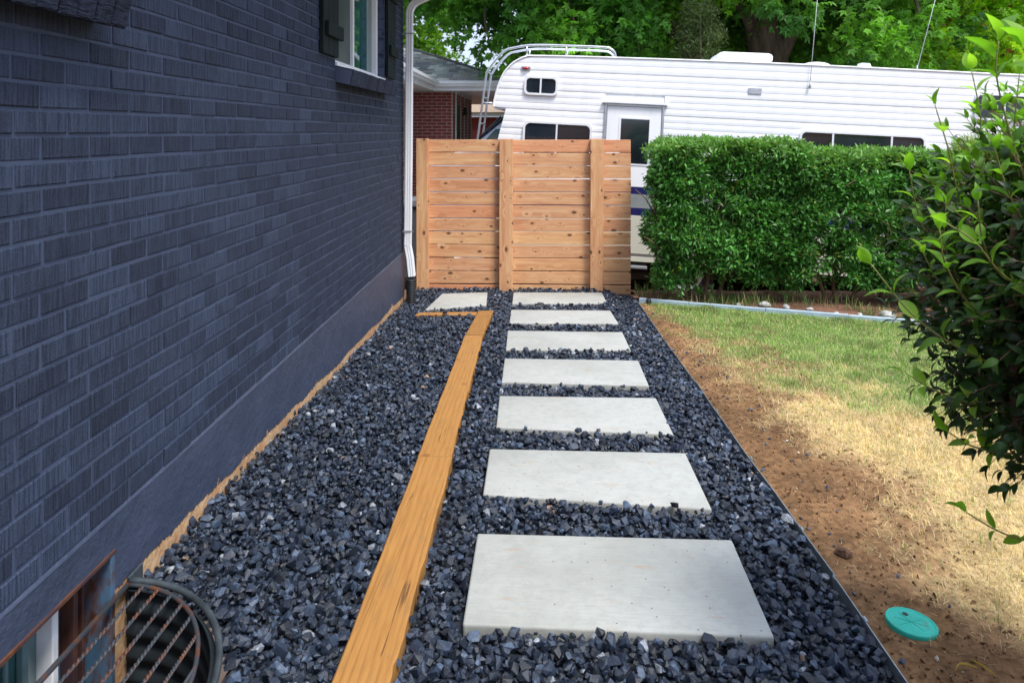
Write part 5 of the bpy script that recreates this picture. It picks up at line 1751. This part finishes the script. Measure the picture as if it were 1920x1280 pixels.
hedge('hedge_shrub', 1.20, 2.50, 6.80, 7.50, 1.225, 'clipped dark green shrub at the left end of the hedge, next to the fence', ((1.50, -.3), (1.62, .15), (1.75, .4), (1.30, -.2)), 500)
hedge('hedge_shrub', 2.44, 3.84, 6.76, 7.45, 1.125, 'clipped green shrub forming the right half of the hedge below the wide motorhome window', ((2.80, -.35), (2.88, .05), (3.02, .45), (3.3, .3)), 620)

# feathery yellow green conifer behind the near bush
root = empty('arborvitae', (4.35, 6.9, -0.29))
tag(root, 'low yellow green feathery conifer right of the hedge, partly behind the near bush', 'shrub')
n = 5200
th = rng.uniform(0, 2 * np.pi, n); v_ = rng.random(n)
rad_ = 0.62 * np.sqrt(1 - (v_ * .95) ** 2.5) * rng.uniform(.75, 1.05, n)
P = np.stack([rad_ * np.cos(th), rad_ * np.sin(th) * .8, v_ * 1.42 + .1], 1)
D = np.stack([np.cos(th) * .5, np.sin(th) * .5, np.ones(n) * .9], 1) + rng.normal(size=(n, 3)) * .25
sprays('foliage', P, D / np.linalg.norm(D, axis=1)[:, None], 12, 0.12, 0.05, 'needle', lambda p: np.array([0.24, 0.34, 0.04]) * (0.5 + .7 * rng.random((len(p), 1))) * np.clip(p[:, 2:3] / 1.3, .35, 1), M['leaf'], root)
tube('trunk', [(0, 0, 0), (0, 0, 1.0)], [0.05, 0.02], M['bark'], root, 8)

# ---- trees
def tree(name, base, trunk, limbs, clumps, lab, c1, c2, size, per=8, dens=1.0, kind='maple', group=None, droop=.35, cat='tree', accent=None):
    root = empty(name, base); tag(root, lab, cat, group)
    b0 = Vector(base)
    bm = bmesh.new(); tube_bm(bm, smooth_path([Vector(p) - b0 for p, r in trunk], 4), list(np.interp(np.linspace(0, len(trunk) - 1, (len(trunk) - 1) * 4 + 1), range(len(trunk)), [r for p, r in trunk])), 14)
    rs_ = random.Random(int(abs(base[0] * 100)) + 3)
    for v in bm.verts:
        v.co += Vector((rs_.uniform(-.02, .02), rs_.uniform(-.02, .02), 0))
    link('trunk', bm_mesh('trunk', bm, M['bark'], True), root)
    for l in limbs:
        bm = bmesh.new(); P_ = smooth_path([Vector(p) - b0 for p in l[0]], 4)
        tube_bm(bm, P_, list(np.linspace(l[1], l[2], len(P_))), 8)
        link('limb', bm_mesh('limb', bm, M['bark'], True), root)
    Ps, Ds, Ks = [], [], []
    for (x, y, z, r) in clumps:
        n = int(46 * dens * (r / 0.7) ** 2)
        u = unit(n); rr_k = r * rng.uniform(0.35, 1.0, n) ** 0.6
        p = np.array([x, y, z]) + u * rr_k[:, None] * np.array([1, 1, 0.62])
        d = u * 0.8; d[:, 2] -= 0.25
        Ps.append(p); Ds.append(d)
    P = np.concatenate(Ps) - np.array(base); D = np.concatenate(Ds); D /= np.linalg.norm(D, axis=1)[:, None] + 1e-6
    sd = int(abs(base[0]) * 31) % 97
    def colf(p):
        q = vnoise(p[:, 0] + p[:, 1] * .3, p[:, 2], 1.3, sd)[:, None]
        q = np.clip((q - .3) * 2.2, 0, 1)
        c = (np.array(c1) * (1 - q) + np.array(c2) * q) * (0.65 + 0.7 * rng.random((len(p), 1)))
        if accent:
            k = (rng.random(len(p)) < 0.05)[:, None] & (vnoise(p[:, 0], p[:, 2], 1.1, 9)[:, None] > .5)
            c = np.where(k, np.array(accent), c)
        return c
    sprays('crown', P, D, per, 0.36 * size / 0.14, size, kind, colf, M['tree_leaf'], root, droop)
    return root

cr = random.Random(12)
def clear_of(x, y, z, r):
    """keeps the opening in the foliage beside the roof, and the two maple trunks, free of leaf clumps"""
    a, b_, m_ = x / y, (z - 1.367) / y, r / y
    gap = abs(a + 0.086) < 0.038 + m_ * .95 and abs(b_ - 0.094) < 0.030 + m_ * .85
    t1 = y < 17 and abs(a - 0.217) < 0.022 + m_ * .85 and b_ < 0.20
    t2 = y < 16 and abs(a - 0.322) < 0.026 + m_ * .85 and b_ < 0.19
    return gap or t1 or t2
def fill(x0, x1, y0, y1, z0, z1, step, r, skip=None, jit=.5):
    out = []
    x = x0
    while x < x1:
        y = y0
        while y < y1:
            z = z0
            while z < z1:
                p = (x + cr.uniform(-jit, jit) * step, y + cr.uniform(-jit, jit) * step, z + cr.uniform(-jit, jit) * step * .8)
                r_ = r * cr.uniform(.75, 1.2)
                if not (skip and skip(*p)) and not clear_of(*p, r_): out.append((*p, r_))
                z += step * .8
            y += step
        x += step
    return out
# big silver maple, left trunk
skipA = lambda x, y, z: z < 1.367 + 0.09 * y or (x / y < -.10 and z < 1.367 + .165 * y)
cA = fill(-2.9, 3.6, 13.2, 17.5, 2.9, 4.6, 1.0, 0.72, skipA) + fill(0.4, 4.0, 13.0, 20.0, 4.8, 8.5, 1.7, 1.1) + fill(-2.4, 0.2, 13.4, 15.6, 4.6, 5.4, 1.3, 0.8)
# drooping sprays at the sky gap, and bright boughs hanging over the roof rail
cA += [(-1.15, 13.5, 3.05, .28), (-.85, 13.6, 2.75, .24), (-.75, 13.5, 2.55, .20), (-.45, 13.4, 2.95, .34), (-1.5, 13.6, 3.35, .3), (-.25, 13.4, 2.7, .26), (-1.35, 13.8, 3.0, .15), (-.55, 13.5, 2.62, .18)]
cA += [(.5, 12.6, 2.75, .4), (1.0, 12.5, 2.65, .45), (.1, 12.9, 3.15, .5), (1.5, 12.8, 2.95, .45), (.9, 12.9, 3.4, .5), (1.8, 13.2, 2.7, .4)]
tree('silver_maple', (3.68, 17.0, -0.62), [((3.68, 17, -.62), .5), ((3.62, 17, 1.5), .40), ((3.55, 17, 3.2), .36), ((3.35, 17, 4.6), .30), ((3.1, 17, 7), .18)],
     [(((3.5, 17, 3.4), (2.4, 16.2, 4.4), (1.0, 15.2, 4.9), (-.6, 14.3, 4.7)), .17, .05), (((3.5, 17, 4.0), (4.3, 16.5, 5.3), (5.0, 16, 6.8)), .16, .06), (((1.0, 15.2, 4.9), (.6, 13.8, 4.1), (.7, 12.9, 3.2)), .06, .02), (((-.6, 14.3, 4.7), (-1.0, 13.8, 3.8), (-.9, 13.6, 3.0)), .05, .012)],
     cA, 'large silver maple with the left dark trunk, boughs hanging over the roof rail', (0.06, 0.20, 0.02), (0.19, 0.46, 0.035), 0.135, 8, 1.0)
skipB = lambda x, y, z: (z < 1.367 + 0.085 * y and x / y < .40) or x / y > .49
cB = fill(4.0, 10.0, 14.6, 19.5, 2.9, 4.9, 1.05, 0.74, skipB) + fill(3.6, 9.6, 13.6, 20, 5.0, 9.0, 1.8, 1.15)
cB += [(4.6, 12.6, 3.55, .4), (4.2, 12.8, 3.85, .45), (6.0, 13.0, 2.95, .4), (6.4, 13.2, 3.2, .5), (6.9, 13.4, 2.9, .45), (7.4, 13.5, 3.3, .5), (7.9, 13.8, 2.9, .5), (5.9, 13.3, 3.5, .45), (5.7, 13.0, 2.75, .3)]
tree('silver_maple', (5.15, 16.0, -0.62), [((5.3, 16, -.62), .55), ((5.2, 16, 1.5), .46), ((5.10, 16, 2.9), .42), ((4.95, 16, 3.9), .36), ((4.7, 16, 6), .25), ((4.6, 16, 8), .12)],
     [(((5.15, 16, 2.7), (5.7, 15.9, 3.8), (6.6, 15.8, 5.2), (7.8, 15.6, 6.3)), .24, .08), (((5.0, 16, 3.3), (4.35, 15.8, 4.4), (3.9, 15.6, 6)), .17, .06), (((7.0, 15.7, 5.6), (7.4, 14.6, 4.4), (7.3, 13.8, 3.4)), .07, .02)],
     cB, 'large silver maple with the thick forked trunk behind the roof vent', (0.045, 0.16, 0.02), (0.15, 0.38, 0.032), 0.135, 8, 1.0)
# lighter tree behind the neighbour's roof
cC = fill(-7.5, -2.3, 20.5, 24, 2.9, 7.5, 1.3, 0.9, lambda x, y, z: z > 3.0 + (-1.4 - x) * 2.2)
cC += [(-2.75, 21, 3.35, .45), (-2.35, 21, 3.15, .35), (-2.0, 21, 3.0, .25), (-3.2, 21, 3.9, .6)]
tree('ash_tree', (-4.6, 22.5, -0.62), [((-4.6, 22.5, -.62), .3), ((-4.6, 22.5, 2.5), .24), ((-4.5, 22.5, 6), .12)], [], cC,
     'light green tree behind the grey shingle roof, beside the white downspout', (0.11, 0.27, 0.028), (0.26, 0.48, 0.04), 0.13, 8, .9)
# yellow green tree at the right edge
cD = fill(8.9, 14.5, 16.6, 20, 2.9, 6.5, 1.15, 0.85)
tree('honey_locust', (11.6, 19.4, -0.62), [((11.6, 19.4, -.62), .26), ((11.5, 19.4, 2.5), .2), ((11.3, 19.4, 6), .1)],
     [(((11.5, 19.4, 2.4), (10.6, 18.6, 3.6), (9.9, 18.0, 4.6)), .09, .03), (((11.5, 19.4, 2.8), (12.4, 18.6, 3.9), (13.3, 18.0, 4.6)), .09, .03)], cD,
     'yellow green tree with some reddish leaves above the rear of the motorhome', (0.19, 0.42, 0.02), (0.44, 0.70, 0.03), 0.12, 8, .9, accent=(0.32, 0.10, 0.05))
# small dark conifer
n = 900
root = empty('conifer', (2.85, 12.6, -0.62)); tag(root, 'small dull green conifer with thin bare trunk between the maple trunks, behind the roof', 'tree')
tube('trunk', [(0, 0, 0), (0.02, 0, 2.2), (0, 0, 4.0)], [.07, .045, .015], M['bark'], root, 8)
hh_ = rng.random(n) ** .8
th = rng.uniform(0, 2 * np.pi, n); rad_ = (0.15 + 0.75 * (1 - hh_)) * rng.uniform(.2, 1, n)
P = np.stack([rad_ * np.cos(th), rad_ * np.sin(th), 1.4 + hh_ * 2.9 - rad_ * .25], 1)
D = np.stack([np.cos(th), np.sin(th), -.2 * np.ones(n)], 1)
sprays('foliage', P, D, 14, .2, .09, 'needle', lambda p: np.array([0.10, 0.15, 0.05]) * (.5 + .9 * rng.random((len(p), 1))), M['leaf'], root)
# distant trees closing the view
k = 0
labs = ['darker distant tree behind the motorhome, nearest to the sky gap', 'distant broad tree standing behind the left maple trunk', 'distant tree seen between the two maple trunks',
        'distant tree to the right of the forked maple trunk', 'distant tree behind the second whip aerial', 'distant tree at the far right behind the yellow green one']
for i, (x, y, hgt) in enumerate(((0.6, 27, 4.2), (4.2, 26.5, 9), (8.0, 27, 9), (12.0, 26, 9), (16.0, 27, 9), (20.5, 26, 9))):
    cl = fill(x - 2.3, x + 2.3, y - 1.2, y + 1.4, 1.5, hgt, 1.6, 1.25)
    if i == 0: cl = [(c[0] + .3, c[1], c[2], c[3] * .8) for c in cl if c[0] > 0.2 and c[2] < 3.6]
    tree('background_tree', (x, y, -0.62), [((x, y, -.62), .3), ((x, y, 3), .22), ((x, y, max(5, hgt - 2)), .1)], [], cl, labs[i], (0.06, 0.18, 0.022), (0.13, 0.33, 0.034), 0.26, 7, .8, group='distant trees behind the motorhome')

# ================================================================== NEAR BUSH
def fine_leaf():
    """pointed leaf with midrib fold and curl, 1 unit long"""
    n = 7
    V, F = [], []
    for i in range(n):
        t = i / (n - 1)
        w = 0.195 * math.sin(math.pi * t ** 0.8) ** 0.85 if 0 < i < n - 1 else 0.004
        zc = 0.10 * math.sin(t * math.pi) - 0.16 * t * t
        V += [(t, -w, zc + w * 0.35), (t, 0, zc), (t, w, zc + w * 0.35)]
    for i in range(n - 1):
        a = i * 3
        F += [(a, a + 3, a + 4, a + 1), (a + 1, a + 4, a + 5, a + 2)]
    return np.array(V), np.array(F)
FV, FF_ = fine_leaf()
LEAVES = []
for k in range(5):
    V = FV.copy(); V[:, 1] *= (0.85, 1.0, 1.1, 0.92, 1.2)[k]
    V[:, 2] += (0.0, 0.08, -0.06, 0.05, -0.1)[k] * V[:, 0] ** 2; V[:, 1] += (0.03, -0.05, 0.04, 0, 0.02)[k] * np.sin(V[:, 0] * 3)
    LEAVES.append(V)
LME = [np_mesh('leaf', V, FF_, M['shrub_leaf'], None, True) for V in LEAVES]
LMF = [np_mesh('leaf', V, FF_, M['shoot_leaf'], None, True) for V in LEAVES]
bush = empty('garden_bush', (1.55, 1.72, -0.08))
tag(bush, 'dark leafy bush with fresh light green shoots at the right edge, nearest the camera', 'bush')
BO_ = Vector(bush.location)
BC = Vector((1.50, 1.68, 0.98)); BR = Vector((0.56, 0.50, 0.49))
br_ = random.Random(31)
leafs = []          # (pos, dir, up, size, shoot?)
def shoot(pts, n, s0, s1, fresh, rad=0.003, own=True):
    path = smooth_path(pts, 6)
    ln = len(path)
    if own:
        bm = bmesh.new(); tube_bm(bm, [p - BO_ for p in path], list(np.linspace(rad, rad * .45, ln)), 6)
        link('stem', bm_mesh('stem', bm, M['green_twig'] if fresh else M['twig'], True), bush)
    else:
        tube_bm(twig_bm, [path[0] - BO_, path[ln // 2] - BO_, path[-1] - BO_], [rad, rad * .7, rad * .4], 4)
    ph = br_.uniform(0, 3)
    for i in range(n):
        t = 0.12 + 0.88 * i / max(n - 1, 1)
        f = t * (ln - 1); a = min(int(f), ln - 2)
        p = path[a].lerp(path[a + 1], f - a)
        T_ = (path[min(a + 1, ln - 1)] - path[max(a - 1, 0)]).normalized()
        side = T_.cross(Vector((0, 0, 1)));
        if side.length < .1: side = Vector((1, 0, 0))
        side.normalize()
        side.rotate(Matrix.Rotation(ph + i * 1.57, 3, T_))
        for s_ in (-1, 1):
            if br_.random() < 0.08: continue
            tip = i == n - 1
            d = (T_ * (1.2 if tip else 0.55) + side * s_ * (0.45 if tip else 0.9) + Vector((0, 0, -.05 if not fresh else .12))).normalized()
            up = (T_ * 0.8 + Vector((0, 0, .5)) - d * .3 + Vector((br_.uniform(-.3, .3), br_.uniform(-.3, .3), 0))).normalized()
            sz = (s0 + (s1 - s0) * t) * br_.uniform(.8, 1.15)
            leafs.append((p + side * s_ * 0.002, d, up, sz, fresh))
# upright and arching shoots seen against lawn, hedge and motorhome
SH = [
 ([(1.10, 1.60, 1.15), (1.035, 1.60, 1.36), (1.005, 1.60, 1.49), (1.01, 1.60, 1.565)], 6, .062, .075),
 ([(1.20, 1.58, 1.15), (1.16, 1.56, 1.33), (1.09, 1.55, 1.45), (1.03, 1.55, 1.545)], 6, .07, .075),
 ([(1.18, 1.70, 1.08), (1.10, 1.70, 1.25), (1.11, 1.70, 1.40), (1.12, 1.70, 1.50)], 6, .055, .06),
 ([(1.12, 1.75, 1.10), (1.02, 1.75, 1.20), (0.985, 1.75, 1.33), (0.955, 1.75, 1.43)], 5, .05, .045),
 ([(1.15, 1.55, 0.98), (0.98, 1.52, 1.06), (0.90, 1.50, 1.14), (0.84, 1.50, 1.18)], 6, .06, .055),
 ([(1.10, 1.60, 0.90), (0.95, 1.58, 0.98), (0.875, 1.56, 1.08), (0.855, 1.55, 1.16)], 6, .055, .055),
 ([(1.15, 1.62, 0.80), (0.95, 1.60, 0.88), (0.83, 1.60, 0.96), (0.735, 1.60, 1.075)], 6, .06, .06),
 ([(1.15, 1.70, 0.85), (1.0, 1.70, 1.0), (0.94, 1.68, 1.1), (0.93, 1.66, 1.2)], 6, .055, .055),
 ([(1.1, 1.8, 0.95), (0.98, 1.8, 1.08), (0.94, 1.8, 1.17), (0.92, 1.8, 1.27)], 5, .055, .05),
 ([(1.15, 1.6, 1.05), (1.05, 1.58, 1.17), (1.0, 1.56, 1.25), (.97, 1.55, 1.33)], 5, .055, .05),
 ([(1.25, 1.6, 1.1), (1.22, 1.58, 1.27), (1.17, 1.56, 1.36), (1.14, 1.55, 1.44)], 5, .06, .06),
 ([(1.2, 1.45, 1.0), (1.1, 1.42, 1.12), (1.06, 1.40, 1.25), (1.04, 1.40, 1.34)], 5, .06, .06),
 ([(1.15, 1.62, 0.72), (0.98, 1.62, 0.76), (0.89, 1.62, 0.79), (0.82, 1.62, 0.83)], 5, .05, .045),
 ([(1.15, 1.55, 0.50), (1.05, 1.55, 0.50), (0.98, 1.55, 0.52), (0.91, 1.55, 0.56)], 4, .045, .04),
 ([(1.15, 1.60, 0.66), (1.02, 1.60, 0.665), (0.95, 1.60, 0.68), (0.90, 1.60, 0.71)], 4, .05, .045),
 ([(1.12, 1.5, 1.1), (1.06, 1.48, 1.2), (1.03, 1.46, 1.31), (1.0, 1.46, 1.40)], 6, .05, .045),
 ([(1.05, 1.7, 0.95), (.97, 1.7, 1.0), (.92, 1.68, 1.03), (.88, 1.66, 1.09)], 5, .05, .045),
 ([(1.06, 1.6, 0.98), (.99, 1.58, 1.07), (.95, 1.56, 1.14), (.935, 1.55, 1.22)], 6, .048, .042),
 ([(1.15, 1.8, 1.2), (1.1, 1.8, 1.33), (1.09, 1.8, 1.42), (1.07, 1.8, 1.52)], 6, .055, .05),
]
for pts, n, s0, s1 in SH: shoot(pts, n, s0, s1, True)
nshoot = len(leafs)
# main stems from the ground
for k in range(7):
    a = Vector((1.55 + br_.uniform(-.05, .05), 1.72 + br_.uniform(-.05, .05), -0.09))
    e = BC + Vector((br_.uniform(-.45, .3), br_.uniform(-.35, .3), br_.uniform(.0, .3)))
    m_ = (a + e) / 2 + Vector((br_.uniform(-.1, .1), 0, -.1))
    bm = bmesh.new(); P_ = smooth_path([a, a.lerp(m_, .5), m_, e], 5); tube_bm(bm, [p - BO_ for p in P_], list(np.linspace(.014, .004, len(P_))), 7)
    link('branch', bm_mesh('branch', bm, M['twig'], True), bush)
tube('branch', [p - BO_ for p in smooth_path([(1.12, 1.60, 0.52), (1.045, 1.59, .72), (1.04, 1.60, .90), (1.03, 1.59, 1.06), (1.05, 1.6, 1.2)], 5)], .0085, M['twig'], bush, 7)
# inner twigs with leaves
twig_bm = bmesh.new()
for k in range(3300):
    u = Vector((br_.gauss(0, 1), br_.gauss(0, 1), br_.gauss(0, 1))).normalized()
    if u.x > .5: u.x *= -1
    if u.y > .6: u.y *= -1
    rr_k = br_.uniform(.35, .93)
    p0 = BC + Vector((u.x * BR.x, u.y * BR.y, u.z * BR.z)) * rr_k
    d = (u * .8 + Vector((br_.uniform(-.3, .3), br_.uniform(-.3, .3), br_.uniform(-.25, .45)))).normalized()
    L_ = br_.uniform(.08, .15)
    p1 = p0 + d * L_
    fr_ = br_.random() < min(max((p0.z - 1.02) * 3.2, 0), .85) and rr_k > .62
    if fr_: p1 = p1 + Vector((0, 0, .05))
    shoot([p0, p0.lerp(p1, .5) + Vector((0, 0, .006)), p1], 4, .042, .036, fr_, .0018, False)
tag(link('twigs', bm_mesh('twigs', twig_bm, M['twig'], True), bush), kind='stuff')
shoots_, inner = leafs[:nshoot], leafs[nshoot:]
inner.sort(key=lambda q: (q[0].x * 1.0 + q[0].y * .5))
room = 300 - len(shoots_)
objs = shoots_ + inner[:max(room, 0)]; rest = inner[max(room, 0):]
def mat3(d, up):
    y = up.cross(d).normalized(); z = d.cross(y).normalized()
    return Matrix((d, y, z)).transposed()
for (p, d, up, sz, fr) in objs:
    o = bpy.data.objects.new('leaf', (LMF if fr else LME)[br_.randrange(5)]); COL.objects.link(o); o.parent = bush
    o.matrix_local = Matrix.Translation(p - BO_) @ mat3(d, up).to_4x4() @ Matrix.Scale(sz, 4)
n = len(rest)
P = np.array([(q[0] - BO_)[:] for q in rest]); D = np.array([q[1][:] for q in rest]); U = np.array([q[2][:] for q in rest])
S = np.array([q[3] for q in rest])
FRS = np.array([q[4] for q in rest])[:, None]
C = np.where(FRS, np.array([0.14, 0.30, 0.022]), np.array([0.026, 0.070, 0.010])) * rng.uniform(.5, 1.6, (n, 1))  # inner leaves share the green darkened to carry the bush's shade
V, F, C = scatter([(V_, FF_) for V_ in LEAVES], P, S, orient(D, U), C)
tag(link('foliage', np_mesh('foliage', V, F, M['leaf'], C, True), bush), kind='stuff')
